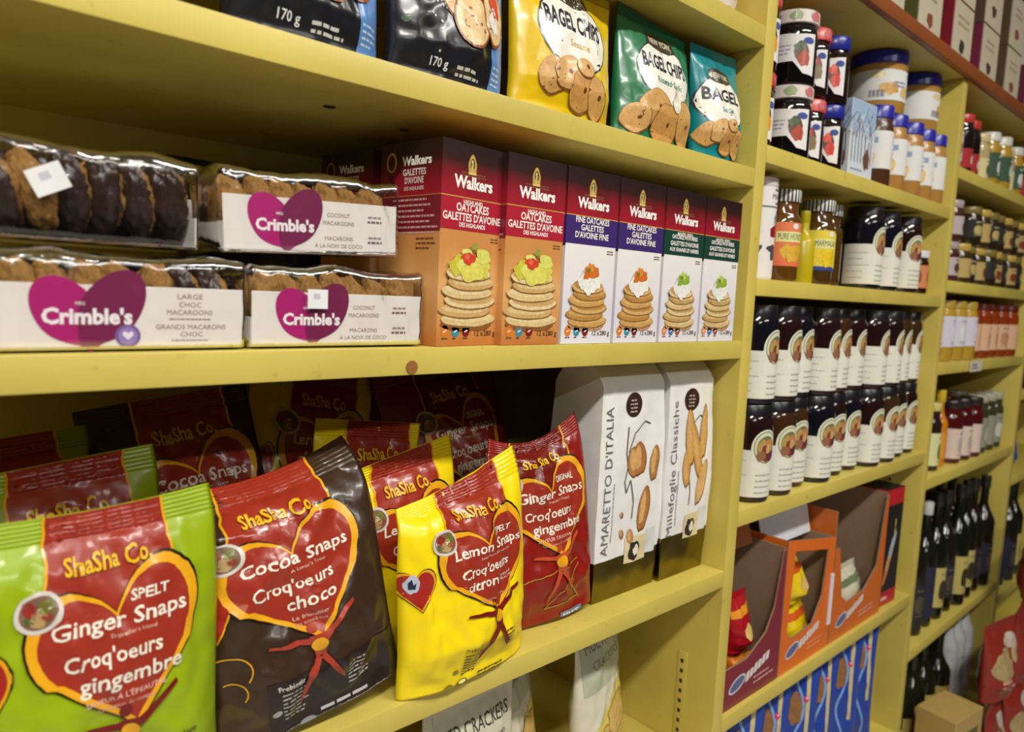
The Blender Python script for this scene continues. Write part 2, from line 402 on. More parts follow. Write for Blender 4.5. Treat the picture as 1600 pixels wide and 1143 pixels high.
def oat_carton(kind):
    band = {'highland': '#a81a30', 'fine': '#3c2468', 'herb': '#143c32'}[kind]
    t = thing('oatcake_carton', (0, 0, 0), 'x', 'box')
    body = box('carton', -OW/2, OW/2, -OD/2, OD/2, 0, OH, ORG if kind == 'highland' else WHT, t, .0003, 1)
    A = Art(plane_samp((-OW/2, -OD/2, 0), (1, 0, 0), (0, 0, 1)), 'card', .05)
    A.rect('front_print', -.0002, OW+.0002, .735*OH, OH+.0002, TOPG, 0)
    A.rect('front_print', -.0002, OW+.0002, .575*OH, .735*OH, band, 0)
    A.rect('front_print', -.0002, OW+.0002, .733*OH, .738*OH, '#c89a4a', 1)
    oat_emblem(A, OW*.47, .895*OH, .0105)
    A.lines('lettering', OW*.5, .853*OH, .045, .0011, .0025, 2, '#7a5a3a', 1, 'C', 4)
    A.text('lettering', 'Walkers', OW*.5, .782*OH, .0115, '#f4f0ea', 2, w=.053, bold=.035)
    L = {'highland': [('HIGHLAND', .704, .0042, .026), ('OATCAKES', .668, .0078, .045), ("GALETTES D'AVOINE", .622, .0074, .080), ('DES HIGHLANDS', .592, .0042, .036)],
         'fine': [('FINE OATCAKES', .698, .0068, .056), ('GALETTES', .655, .0068, .038), ("D'AVOINE FINE", .612, .0068, .056)],
         'herb': [('MIXED SEED', .705, .0042, .034), ('OATCAKES WITH HERBS', .683, .0052, .056), ("GALETTES D'AVOINE", .640, .0055, .062), ('AUX GRAINES ET HERBES', .602, .0048, .064)]}[kind]
    for s, z, h, wd in L: A.text('lettering', s, OW*.5, z*OH, h, '#f4ece4', 2, w=wd, bold=.02)
    # stack of round oatcakes with topping
    cx = OW*.47; tan = ['#d8bc84', '#c9a468', '#e0c894']
    if kind == 'fine': tan = ['#c89a58', '#b48444', '#d2a868']
    if kind == 'herb': tan = ['#d2b47c', '#bc9a60', '#dcc490']
    sc_ = 1.0 if kind == 'highland' else .86
    A.ell('picture', cx+.002, .105*OH, .037*sc_, .006, '#8a5428' if kind == 'highland' else '#b08a68', 1, wob=.2)
    for i in range(6):
        dx = (.0012, -.0018, .0015, -.001, .0012, -.0008)[i]*2; z = (.13+.046*i*sc_)*OH; rx = (.0375-.0012*i)*sc_
        A.ell('picture', cx+dx, z, rx, .0078, '#8c6434', 2+3*i, wob=.08, seed=i+.3)
        A.ell('picture', cx+dx, z+.0012, rx*.985, .0074, tan[i % 3], 3+3*i, wob=.08, seed=i+.5)
        A.ell('picture', cx+dx, z+.003, rx*.88, .0052, tan[(i+2) % 3], 4+3*i, wob=.15, seed=i+.9)
    zt = (.13+.046*5*sc_)*OH+.006; la = 22
    if kind == 'highland':
        for k, (dx, dz, r, c) in enumerate([(-.016, .002, .012, '#c8c040'), (.014, .001, .012, '#d0c850'), (.0, -.002, .015, '#d8d060'), (-.006, .010, .010, '#d8dc78'), (.017, .012, .009, '#d4d468'), (-.004, .009, .0085, '#d0402a'), (-.006, .011, .004, '#e06848'), (.004, .021, .004, '#8a9a3a')]):
            A.ell('picture', cx+dx, zt+dz, r, r*.75, c, la+k, wob=.5, seed=k*1.7)
    else:
        g = '#c86a28' if kind == 'fine' else '#8aa838'
        for k, (dx, dz, r, c) in enumerate([(-.010, .001, .011, '#ece6da'), (.010, .001, .011, '#f0ead8'), (0, -.003, .013, '#f2eee0'), (0, .008, .010, '#eee8da'), (-.005, .010, .0085, g), (.006, .012, .0085, g), (.0, .017, .006, '#d88a3c' if kind == 'fine' else '#b8cc60'), (-.004, .014, .003, '#6a7a2a')]):
            A.ell('picture', cx+dx*.9, zt+dz, r*.9, r*.75, c, la+k, wob=.5, seed=k*1.3)
    A.lines('lettering', OW*.82, .545*OH, .014, .0012, .0028, 2, '#6a4a2a', 1, seed=9)
    for k, c in enumerate(['#d87a2a', '#3a8aa0', '#7a1a1a'] if kind != 'herb' else ['#d88a4a', '#4a6aa0', '#a84a3a']):
        x = OW*(.12+.17*k); A.ell('icon', x, .075*OH, .0052, .0058, c, 1); A.line('icon', [(x-.002, .07*OH), (x+.002, .08*OH)], .0013, '#f0e8dc', 2)
        A.lines('icon', x-.004, .035*OH, .008, .0012, .002, 1, '#5a3a20', 1, seed=k)
    A.text('lettering', '12 x', OW*.68, .05*OH, .0055, '#5a3a24', 2, bold=.01); A.text('lettering', '280 g', OW*.86, .05*OH, .0055, '#5a3a24', 2, bold=.01)
    A.build(t)
    # left side panel
    B = Art(plane_samp((-OW/2, OD/2, 0), (0, -1, 0), (0, 0, 1)), 'card', .05)
    B.rect('side_print', -.0002, OD+.0002, .735*OH, OH+.0002, TOPG, 0)
    B.rect('side_print', -.0002, OD+.0002, .56*OH, .735*OH, '#7a1624' if kind == 'highland' else band, 0)
    B.rect('side_print', -.0002, OD+.0002, .733*OH, .737*OH, '#c07a4a', 1)
    B.line('side_print', [(.021, .97*OH), (.017, .92*OH), (.013, .86*OH), (.019, .80*OH), (.010, .745*OH)], .005, '#4a1a14', 1)
    B.line('side_print', [(.010, .80*OH), (.021, .745*OH)], .004, '#5a2018', 1)
    B.ell('emblem', .0165, .905*OH, .0075, .0095, '#b8863a', 2); B.ell('emblem', .0165, .905*OH, .0055, .0075, '#3a1a14', 3)
    B.text('lettering', 'Walkers', .053, .885*OH, .0085, '#f0ece4', 2, w=.042, bold=.035)
    B.text('lettering', 'GALETTES', .050, .835*OH, .0062, '#e8d8d0', 2, w=.033, bold=.02)
    B.text('lettering', "D'AVOINE", .050, .795*OH, .0062, '#e8d8d0', 2, w=.027, bold=.02)
    B.text('lettering', 'DES HIGHLANDS', .050, .762*OH, .0036, '#e8d8d0', 2, w=.028, bold=.01)
    B.lines('lettering', .020, .71*OH, .066, .0018, .0052, 7, '#d0a09a', 1, seed=3)
    B.lines('lettering', .055, .52*OH, .028, .0016, .0045, 3, '#6a3a1a', 1, seed=5)
    B.build(t)
    return t
cart = {k: oat_carton(k) for k in ('highland', 'fine', 'herb')}
lab = {'highland': 'red-banded oatcake carton with an orange picture', 'fine': 'purple-banded oatcake carton with a white front', 'herb': 'dark green-banded oatcake carton with a white front'}
spec = [('highland', .4425, .006, 7, lab['highland']+', beside the coconut macaroon packs'), ('highland', .530, .003, 1, lab['highland']+', beside the purple-banded one'),
        ('fine', .6190, .003, 0, lab['fine']+', beside the red-banded one'), ('fine', .7085, .003, 0, lab['fine']+', beside the green-banded one'),
        ('herb', .7985, .003, 0, lab['herb']+', beside the purple-banded one'), ('herb', .8885, .003, -.5, lab['herb']+', last before the yellow post')]
usedc = set()
for k, x, y, rz, l in spec:
    loc = (x, y+OD/2, ZB+.0003)
    if k not in usedc: o = cart[k]; o.location = loc; o.rotation_euler = (0, 0, R(rz)); o['label'] = l; usedc.add(k)
    else: o = dup(cart[k], loc, R(rz), l)
    o['group'] = 'oatcake cartons on the middle shelf'
dup(cart['highland'], (.4325, .155, ZB+.0003), R(7), 'oatcake carton standing behind the first red-banded carton, mostly in shade', 'oatcake cartons on the middle shelf')

# ================================================================== macaroon packs
def macaroon_mesh(seed, half=False, full=False):
    bm = bmesh.new(); bmesh.ops.create_icosphere(bm, subdivisions=4, radius=1)
    for v in bm.verts:
        n = v.co.normalized(); d = 1+.16*noise.noise(n*2.2+Vector((seed*3.1, 0, 0)))+.14*noise.noise(n*5+Vector((0, seed, 0)))+.13*noise.noise(n*12+Vector((0, 0, seed)))
        if half: d = d+.05
        v.co = Vector((n.x*.0125*d*(1.15 if abs(n.x) < .5 else 1), n.y*.030*d, n.z*.0275*d))
    if half and not full:
        kill = [f for f in bm.faces if f.calc_center_median().x > .0035+.002*noise.noise(f.calc_center_median()*90+Vector((seed, 0, 0)))]
        bmesh.ops.delete(bm, geom=kill, context='FACES')
    me = bpy.data.meshes.new('macaroon'); bm.to_mesh(me); bm.free(); me.polygons.foreach_set('use_smooth', [True]*len(me.polygons))
    me.materials.append(M('#33211a', 'choc') if half else M('#946a2e', 'food')); return me
MAC = [macaroon_mesh(i) for i in range(4)]; CHO = [macaroon_mesh(i, True) for i in range(4)]
def macaroon_pack(loc, rot, label, seed, choc, front_card=True, lines=(), sticker=None, film_h=.072, tone=None):
    PW, PD = .160, .084
    t = thing('macaroon_pack', loc, label, 'cookie pack', 'clear-wrapped macaroon packs', rot=rot)
    wc = M('#e9e2dc', 'card')
    box('tray_base', -PW/2, PW/2, -PD/2, PD/2, .002, .0035, wc if front_card else M('#5a4a3a', 'card'), t, .0004, 1)
    ch = .0465
    if front_card: fc = box('front_card', -PW/2, PW/2, -PD/2, -PD/2+.0012, .0037, ch, wc, t, .0004, 1)
    else: fc = None
    box('back_card', -PW/2, PW/2, PD/2-.0012, PD/2, .0037, ch, wc, t, .0004, 1)
    for sx in (-1, 1): box('end_card', sx*PW/2-(.0012 if sx > 0 else 0), sx*PW/2+(.0012 if sx < 0 else 0), -PD/2+.0013, PD/2-.0013, .0037, ch*.55, wc, t, .0004, 1)
    rd = random.Random(seed); n = 7
    for i in range(n):
        for row in (0, 1):
            mk = rd.randrange(4); o = bpy.data.objects.new('macaroon', MAC[mk]); col.objects.link(o); o.parent = t
            o.location = (-PW/2+.0165+i*.0212, -.0195+.040*row-.001, .0355+rd.uniform(-.001, .0025))
            o.rotation_euler = (rd.uniform(-.2, .2), R(-14)+rd.uniform(-.12, .12), R(20)+rd.uniform(-.25, .25)); o.scale = (.95, .54, .96)
            if choc and rd.random() < (.35+.6*i/n):
                c = bpy.data.objects.new('chocolate_coating', CHO[mk]); col.objects.link(c); c.parent = o
    # cellophane sleeve with pinched ends
    V = []; F = []; nx, na = 54, 48; hx = PW/2+.010; rd2 = seed*5.7
    for i in range(nx+1):
        x = -hx+2*hx*i/nx; e = max(0, (abs(x)-PW/2-.0005)/.0095); e = min(1, e); sq = 1-.86*e**1.2
        for k in range(na):
            a = 2*math.pi*k/na; c, s = math.cos(a), math.sin(a); q = (abs(c)**12+abs(s)**12)**(-1/12)
            y = c*q*(PD/2+.0022)*sq; z = film_h/2+s*q*(film_h/2-.0006)*(1-.35*e)
            nn = noise.noise(Vector((x*40+rd2, y*45, z*45)))+.6*noise.noise(Vector((x*110+z*60+rd2, y*90, z*90)))
            am = (.0016+.003*e) if s > -.6 else .0
            if z > ch*.9: am *= 1.8
            if z > film_h*.8: z -= .005*abs(math.sin(x*30+rd2))*max(0, (z-film_h*.8)/(film_h*.2))
            dv = Vector((0, c, s if s > -.6 else 0)); p = Vector((x, y, max(.0006, z)))+dv*nn*am*.8
            if not e and abs(p.y) < PD/2+.0012 and z < ch and abs(c) > .7: p.y = math.copysign(PD/2+.0014, p.y)
            V.append(p)
    for i in range(nx):
        for k in range(na): k2 = (k+1) % na; F.append((i*na+k, (i+1)*na+k, (i+1)*na+k2, i*na+k2))
    mesh('cellophane_sleeve', V, F, CELLO, t, smooth=True)
    if front_card:
        A = Art(plane_samp((-PW/2, -PD/2, 0), (1, 0, 0), (0, 0, 1)), 'card', .05)
        hx_, hz = .054, .0265
        if lines and lines[0] == 'c': hx_ = .052
        hs = 1.0 if choc else .92
        def petal(cx_, cz_, rx, rz, rot, tip):
            P = []
            for k in range(40):
                a = 2*math.pi*k/40; x, z = rx*math.cos(a), rz*math.sin(a)
                if z < 0: x *= (1-(-z/rz)**2*.55)
                P.append((hx_+hs*(cx_+x*math.cos(rot)-z*math.sin(rot)), hz+hs*(cz_+x*math.sin(rot)+z*math.cos(rot))))
            return P
        A.poly('heart_emblem', petal(-.0135, .0005, .0185, .0275, R(36), 0), '#b01a70', 1)
        A.poly('heart_emblem', petal(.0125, .0035, .0185, .0310, R(-34), 0), '#7a1c4c', 2)
        A.poly('heart_emblem', [(hx_+hs*a, hz+hs*b) for a, b in ((-.016, -.012), (.016, -.012), (.009, -.0195), (0, -.0262), (-.009, -.0195))], '#96185c', 0)
        A.text('lettering', "Crimble's", hx_-.001, hz-.0065, .0105 if choc else .0095, '#f6eef0', 4, w=.055 if choc else .051, bold=.04)
        A.text('lettering', 'MRS', hx_-.006, hz+.006, .0024, '#f6eef0', 4, bold=.01)
        g = '#9a8a8a'
        if choc:
            for s, z, wd in (('LARGE', .0385, .018), ('CHOC', .0325, .016), ('MACAROONS', .0268, .033)): A.text('lettering', s, .120, z, .0038, g, 1, w=wd, bold=0)
            for s, z, wd in (('GRANDS MACARONS', .0162, .050), ('CHOC', .0108, .016)): A.text('lettering', s, .121, z, .0036, g, 1, w=wd, bold=0)
            A.lines('lettering', .120, .0232, .03, .0009, .002, 1, g, 1, 'C', 2); A.lines('lettering', .120, .0075, .034, .0009, .002, 1, g, 1, 'C', 7)
            A.ell('heart_emblem', .0775, .0115, .0082, .0082, '#7a5ca0', 3); A.ell('heart_emblem', .0775, .0115, .0062, .0062, '#9a80bc', 4); A.heart('heart_emblem', .0775, .0115, .007, .006, '#f0e8f4', 5)
        else:
            x = .100
            A.text('lettering', 'COCONUT', x, .0335, .0036, g, 1, w=.022, bold=0); A.text('lettering', 'MACAROONS', x, .0268, .0036, g, 1, w=.030, bold=0)
            A.text('lettering', 'MACARONS', x, .0138, .0036, g, 1, w=.027, bold=0); A.text('lettering', '\u00c0 LA NOIX DE COCO', x, .0075, .0034, g, 1, w=.046, bold=0)
            for z in (.0345, .0165):
                A.lines('lettering', .136, z, .018, .0016, .0034, 1, g, 1, 'C', 3); A.lines('lettering', .136, z-.0042, .020, .0018, .0034, 1, '#7a5a62', 1, 'C', 4)
        A.build(fc)
    if sticker:
        x, z, ww, hh, ro = sticker
        A = Art(plane_samp((0, -PD/2-.0042, 0), (1, 0, 0), (0, 0, 1)), 'paper', .05)
        P = [(-ww/2, -hh/2), (ww/2, -hh/2), (ww/2, hh/2), (-ww/2, hh/2)]; cr, sr = math.cos(ro), math.sin(ro)
        A.poly('price_sticker', [(x+a*cr-b*sr, z+a*sr+b*cr) for a, b in P], '#dcdcdc', 0)
        A.lines('price_sticker', x-ww*.2*cr, z-ww*.2*sr, ww*.45, hh*.28, hh*.3, 1, '#b8b8c0', 1, rot=ro); A.build(t)
    return t
macaroon_pack((.1455, .0525, ZB), (0, 0, 0), 'large chocolate macaroon pack with a white card front, lowest at the left edge', 3, True)
macaroon_pack((.1135, .062, ZB+.0735), (0, 0, R(1)), 'chocolate macaroon pack showing cookies and a blank price sticker, on top at left', 8, True, front_card=False, sticker=(-.017, .041, .022, .018, R(27)), film_h=.071)
macaroon_pack((.3135, .0525, ZB), (0, 0, R(-1)), 'coconut macaroon pack with a white sticker over its heart, on the shelf', 5, False, sticker=(-.026, .0415, .018, .016, 0), lines=('c',))
macaroon_pack((.2935, .064, ZB+.0775), (0, R(-2.5), R(1)), 'coconut macaroon pack stacked on top, beside the oatcake cartons', 6, False, lines=('c',))
t = thing('cookie_bag', (.335, .235, ZB), 'black cookie bag lying in shade behind the coconut macaroon packs', 'bag', rot=(0, 0, R(4)))
Bag(.20, .175, .04, .04, 31, crum=.004).build(t, M('#15120f', 'film'))

# ================================================================== heart cookie bags on the lower shelf
RED = '#962e1e'; GOLD = '#e0a018'; DRED = '#6e160e'
VAR = {
 'green': dict(body='#90a80e', top='SPELT', a='Ginger Snaps', ta="Traveller's friend", b="Croq'oeurs", c='gingembre', td="SAVEUR \u00c0 L'\u00c9PEAUTRE", te='Compagnon du voyageur', ink='#3a4a10'),
 'cocoa': dict(body='#38261a', top='', a='Cocoa Snaps', ta="A Lover's Treat", b="Croq'oeurs", c='choco', td='La friandise', te='des amoureux', ink='#d8d0c4'),
 'lemon': dict(body='#f0d410', top='SPELT', a='Lemon Snaps', ta='Sweet Nature filled with Zest', b="Croq'oeurs", c='citron', td="SAVEUR \u00c0 L'\u00c9PEAUTRE", te="Coeur d'agrumes rempli de zeste", ink='#5a4a10'),
 'red': dict(body='#86180f', top='ORIGINAL', a='Ginger Snaps', ta="Traveller's friend", b="Croq'oeurs", c='gingembre', td='SAVEUR ORIGINALE', te='Compagnon du voyageur', ink='#e8d8c0')}
def heart_art(t, bag, var, seed=0, dz=0, side=True, cx=.012, k=1.0, kx=1.2):
    v = VAR[var]; h = .245; zk = bag.h/.245
    A = Art(lambda x, z: bag.sample(cx+(x-cx)*kx if x > cx-.07 else x, bag.h-(.245-z)*zk*1.05), 'film', .0045, .0005, .00026)
    W = lambda x: cx+x
    # red band from the seal into the heart, ragged gold edge
    rg = random.Random(seed+5); zz = [h-.0005]+[h-.0005-(h-.165)*(i+1)/14 for i in range(14)]
    rr = random.Random(seed+3); off = [rr.uniform(-.0012, .0012) for _ in zz]
    Lf = [(W(-.0375-.004*(i/14)**2+off[i]), z) for i, z in enumerate(zz)]; Rt = [(W(.0375+.006*(i/14)**2+off[-1-i]), z) for i, z in enumerate(zz)]
    for i in range(14): A.poly('red_band', [Lf[i], Lf[i+1], Rt[i+1], Rt[i]], DRED if var == 'red' else RED, 1)
    A.line('red_band', [(x-.0008, z) for x, z in Lf], .0018, GOLD, 2); A.line('red_band', [(x+.0008, z) for x, z in Rt], .0018, GOLD, 2)
    A.text('lettering', 'ShaSha Co.', W(-.001), h-.0440+dz, .0135, '#e0b01c', 9, w=.054, bold=.025, rot=R(3))
    # big tilted heart
    hz = .1415+dz; tl = R(7)
    A.heart_ring('heart_emblem', W(.004), hz, .111*k, .113*k, .105*k, .107*k, '#1c140a', 4, tl, 56, .14)
    A.heart_ring('heart_emblem', W(.004), hz, .1075*k, .1095*k, .0955*k, .0975*k, GOLD, 6, tl, 56, .14)
    A.heart('heart_emblem', W(.004), hz-.0002, .0965*k, .0985*k, RED, 5, tl, 56, .14)
    wt = '#e6decd'; ro = R(2)
    if v['top']: A.text('lettering', v['top'], W(.022), .1765+dz, .0072, wt, 7, w=.026, bold=.02, rot=ro, shear=.15)
    A.text('lettering', v['a'], W(.004), .1605+dz, .0112, wt, 7, w=.083 if var != 'cocoa' else .08, bold=.016, rot=ro, shear=.08)
    A.text('lettering', v['ta'], W(.010), .1545+dz, .0030, '#e0b8a0', 7, maxw=.04, bold=0, rot=ro)
    A.text('lettering', v['b'], W(-.002), .1375+dz, .0112, wt, 7, w=.058, bold=.016, rot=ro, shear=.08)
    A.text('lettering', v['c'], W(.008) if var != 'lemon' else W(-.010), .1215+dz, .0112, wt, 7, w={'gingembre': .064, 'choco': .036, 'citron': .035}[v['c']], bold=.016, rot=ro, shear=.08)
    if var == 'lemon':
        A.text('lettering', 'SAVEUR \u00c0', W(.020), .1270+dz, .003, '#e8c0a8', 7, bold=.01, rot=ro); A.text('lettering', "L'\u00c9PEAUTRE", W(.020), .1225+dz, .003, '#e8c0a8', 7, bold=.01, rot=ro)
    else: A.text('lettering', v['td'], W(.004), .1115+dz, .0038, '#e0b0a0', 7, maxw=.050, bold=.006, rot=ro)
    A.text('lettering', v['te'], W(.004), .1060+dz, .0030, '#d8a090', 7, maxw=.036, bold=0, rot=ro)
    # round badge
    bx, bz = W(-.044), .1805+dz
    A.ell('badge', bx, bz, .0135, .0135, '#c8c0b8', 7); A.ell('badge', bx, bz, .0108, .0108, '#7a5a4a', 8)
    for q, (dx, dz, rr_, c_) in enumerate([(-.004, .003, .0048, '#8a2a22'), (.004, .003, .0046, '#6a6a2c'), (.0, -.004, .005, '#a88a5a'), (-.005, -.004, .003, '#4a5a2a'), (.005, -.003, .0032, '#8a3a2e'), (.001, .001, .0026, '#d8c8a8')]):
        A.ell('badge', bx+dx, bz+dz, rr_, rr_, c_, 9, wob=.4, seed=q)
    # leaping figure under the heart
    fx, fz = W(.006), .078+dz; fig = DRED if var != 'red' else '#b84a2a'
    if var == 'cocoa': fig = '#a33a2a'
    A.ell('dancer', fx-.003, fz+.022, .0042, .0048, fig, 7)
    A.poly('dancer', [(fx-.005, fz+.014), (fx-.033, fz+.017), (fx-.034, fz+.0145), (fx-.006, fz+.008)], fig, 7)
    A.poly('dancer', [(fx+.004, fz+.014), (fx+.030, fz+.034), (fx+.031, fz+.0305), (fx+.006, fz+.008)], fig, 7)
    A.poly('dancer', [(fx-.006, fz+.015), (fx+.006, fz+.015), (fx+.0045, fz-.006), (fx-.0045, fz-.006)], fig, 7)
    A.poly('dancer', [(fx-.0045, fz-.004), (fx+.0005, fz-.008), (fx-.013, fz-.034), (fx-.0195, fz-.044), (fx-.0165, fz-.030)], fig, 7)
    A.poly('dancer', [(fx-.0005, fz-.008), (fx+.0045, fz-.004), (fx+.015, fz-.028), (fx+.016, fz-.036), (fx+.0125, fz-.030)], fig, 7)
    A.ell('dancer', fx, fz+.006, .006, .006, GOLD, 8)
    ik = v['ink']
    if var == 'green':
        A.text('lettering', 'Prebiotic', fx-.028, .053, .0048, ik, 4, w=.022, bold=.02, rot=ro); A.lines('lettering', fx-.040, .047, .024, .0018, .0044, 5, ik, 4, seed=2, rot=ro)
        A.text('lettering', 'Prebiotique', fx+.030, .066, .0048, ik, 4, w=.028, bold=.02, rot=ro); A.lines('lettering', fx+.017, .060, .024, .0018, .0044, 6, ik, 4, seed=8, rot=ro)
        A.ell('lettering', fx+.014, .012, .009, .006, '#e8e8e0', 4)
    elif var == 'cocoa':
        A.rect('label_panel', fx-.040, fx+.062, .004, .064, '#241a16', 2)
        A.text('lettering', 'Prebiotic', fx-.024, .056, .0046, ik, 4, w=.018, bold=.02, rot=ro); A.lines('lettering', fx-.031, .050, .020, .0018, .0042, 7, '#a8a098', 4, seed=2, rot=ro)
        A.lines('lettering', fx+.018, .054, .020, .0018, .0042, 6, '#a8a098', 4, seed=4, rot=ro); A.ell('badge', fx-.035, .034, .0034, .0034, '#a8a8b0', 4)
        A.lines('lettering', fx-.004, .016, .045, .0032, .006, 1, '#b8b4b0', 4, seed=5); A.ell('badge', fx-.014, .012, .006, .0045, '#8a8a90', 4)
    elif var == 'lemon':
        A.text('lettering', 'Prebiotic', fx-.026, .054, .0046, ik, 4, w=.018, bold=.02, rot=ro); A.lines('lettering', fx-.034, .048, .019, .0018, .0042, 7, ik, 4, seed=2, rot=ro)
        A.lines('lettering', fx+.012, .060, .014, .0018, .0042, 6, ik, 4, seed=4, rot=R(12)); A.lines('lettering', fx-.014, .017, .034, .0018, .004, 2, ik, 4, seed=6)
        A.ell('badge', fx-.032, .014, .0062, .0042, '#6a5a18', 4); A.ell('badge', fx-.032, .015, .0042, .0022, '#e8d880', 5); A.ell('badge', fx-.047, .014, .005, .004, '#8a7a20', 4); A.ell('badge', fx-.040, .030, .003, .003, '#8a7a20', 4)
    else:
        for (a, b) in (((fx-.05, .07), (fx+.03, .078)), ((fx-.02, .03), (fx+.03, .072)), ((fx+.03, .03), (fx+.0, .072)), ((fx-.02, .03), (fx+.03, .03))): A.line('red_band', [a, b], .0014, '#a8842a', 3)
        A.rect('label_panel', fx+.002, fx+.034, .006, .017, '#6a7488', 3); A.text('lettering', 'FREE', fx+.018, .0085, .006, '#d8dce0', 4, w=.024, bold=.02)
    if side:
        A.build(t); sx = -bag.w/2+.016; A = Art(lambda x, z: bag.sample(x, z*zk), 'film', .0045, .0005, .00026)
        A.heart('side_heart', sx, .128, .038, .050, '#1c140a', 3, R(6)); A.heart('side_heart', sx, .128, .036, .048, GOLD, 4, R(6)); A.heart('side_heart', sx, .128, .032, .043, '#a0241c', 5, R(6))
        A.ell('side_heart', sx-.005, .137, .0075, .0105, '#b4b8c6', 6, wob=.15); A.poly('side_heart', [(sx-.009, .132), (sx-.002, .131), (sx-.001, .139), (sx-.004, .136), (sx-.006, .143), (sx-.009, .140)], '#1c2440', 7)
        for q in range(2 if var == 'cocoa' else 0):
            P = [(sx+.004+(.020-.007*q)*math.cos(a), .074-.020*q+(.016-.004*q)*math.sin(a)) for a in [math.pi*.62-math.pi*.85*k/12 for k in range(13)]]
            A.line('side_heart', P, .0011, GOLD, 3)
    A.build(t)
def heart_bag(var, loc, rot, label, seed, w=.172, h=.245, tf=.034, tb=.024, deform=None, kind='stand', crum=.0032, art=True, side=True, cx=.012, body=None, kx=1.2):
    t = thing('cookie_bag', loc, label, 'cookie bag', 'heart-printed cookie bags on the lower shelf', rot=tuple(R(a) for a in rot))
    b = Bag(w, h, tf, tb, seed, kind=kind, crum=crum, deform=deform, pinch=.05)
    b.build(t, M(body or VAR[var]['body'], 'film'))
    if art: heart_art(t, b, var, seed, side=side, cx=cx, kx=kx)
    return t
def tip_right(amount=.02, sag=.012, back=.0, tap=.10):
    def f(p, u, v):
        q = max(0, (v-.78)/.22)
        p = p.copy(); p.z += (amount*u-sag*(1-u*u))*q; p.y += back*q*q; p.x *= 1-tap*max(0, (v-.55)/.45)**2; return p
    return f
heart_bag('green', (.124, .022, ZC), (0, 0, 0), 'lime green spelt ginger cookie bag standing in front at far left', 1, w=.180, h=.234, deform=tip_right(.004, .004, .004), cx=.008, kx=1.10, crum=.0048)
heart_bag('cocoa', (.300, .029, ZC+.004), (-5, -9, -5), 'dark brown cocoa cookie bag leaning in front between lime and yellow bags', 2, w=.186, h=.226, deform=tip_right(.006, .012, .034), crum=.0075, cx=-.002, kx=1.27)
heart_bag('lemon', (.465, .014, ZC), (-2, 0, 4), 'bright yellow lemon cookie bag standing foremost with its corner raised', 4, w=.182, h=.207, deform=tip_right(.022, .006, .012), crum=.007, cx=.010, kx=1.22)
heart_bag('lemon', (.437, .092, ZC), (-3, -2, 4), 'yellow lemon cookie bag with crimped top, behind the foremost yellow one', 5, w=.182, h=.215, deform=tip_right(.012, .0, .0), side=False)
heart_bag('red', (.620, .050, ZC), (-3, -4, -8), 'shiny red ginger cookie bag beside the white amaretti bags', 6, w=.156, h=.238, tf=.03, deform=tip_right(.008, .020, .006, .17), crum=.0075, side=False, cx=.002, kx=1.2)
heart_bag('green', (.118, .105, ZC), (-3, -1, 2), 'lime green cookie bag directly behind the front lime bag', 11, side=False, deform=tip_right(.006, .0, .0))
gb = heart_bag('green', (.100, .190, ZC+.04), (-10, -4, 6), 'lime and red cookie bag deepest in the shade at far left', 12, side=False, kind='pillow', tf=.03, tb=.03)
A = Art(plane_samp((-.075, -.034, .150), (1, 0, 0), (0, 0, 1)), 'film', .05); A.rect('label_panel', 0, .032, 0, .036, '#c8c8b8', 0); A.line('label_panel', [(.006, .018), (.013, .010), (.026, .028)], .004, '#2a2a20', 2); A.build(gb)
heart_bag('cocoa', (.268, .152, ZC+.002), (-24, -8, -6), 'dark cocoa cookie bag in shade behind the front cocoa bag', 13, h=.285, crum=.007, side=False, tf=.03)
heart_bag('lemon', (.375, .240, ZC+.002), (-16, 14, -4), 'dull yellow lemon cookie bag slumped at the back of the lower shelf', 14, h=.29, side=True, crum=.006, tf=.032)
heart_bag('lemon', (.415, .160, ZC+.002), (-4, 8, 4), 'yellow cookie bag corner poking up between the cocoa and lemon bags', 16, w=.15, h=.235, side=False, crum=.006, tf=.02, tb=.02)
heart_bag('red', (.640, .200, ZC+.002), (-18, -7, -6), 'dark red cookie bag at the back, under the middle shelf', 15, w=.2, h=.295, side=False, crum=.006, tf=.036)

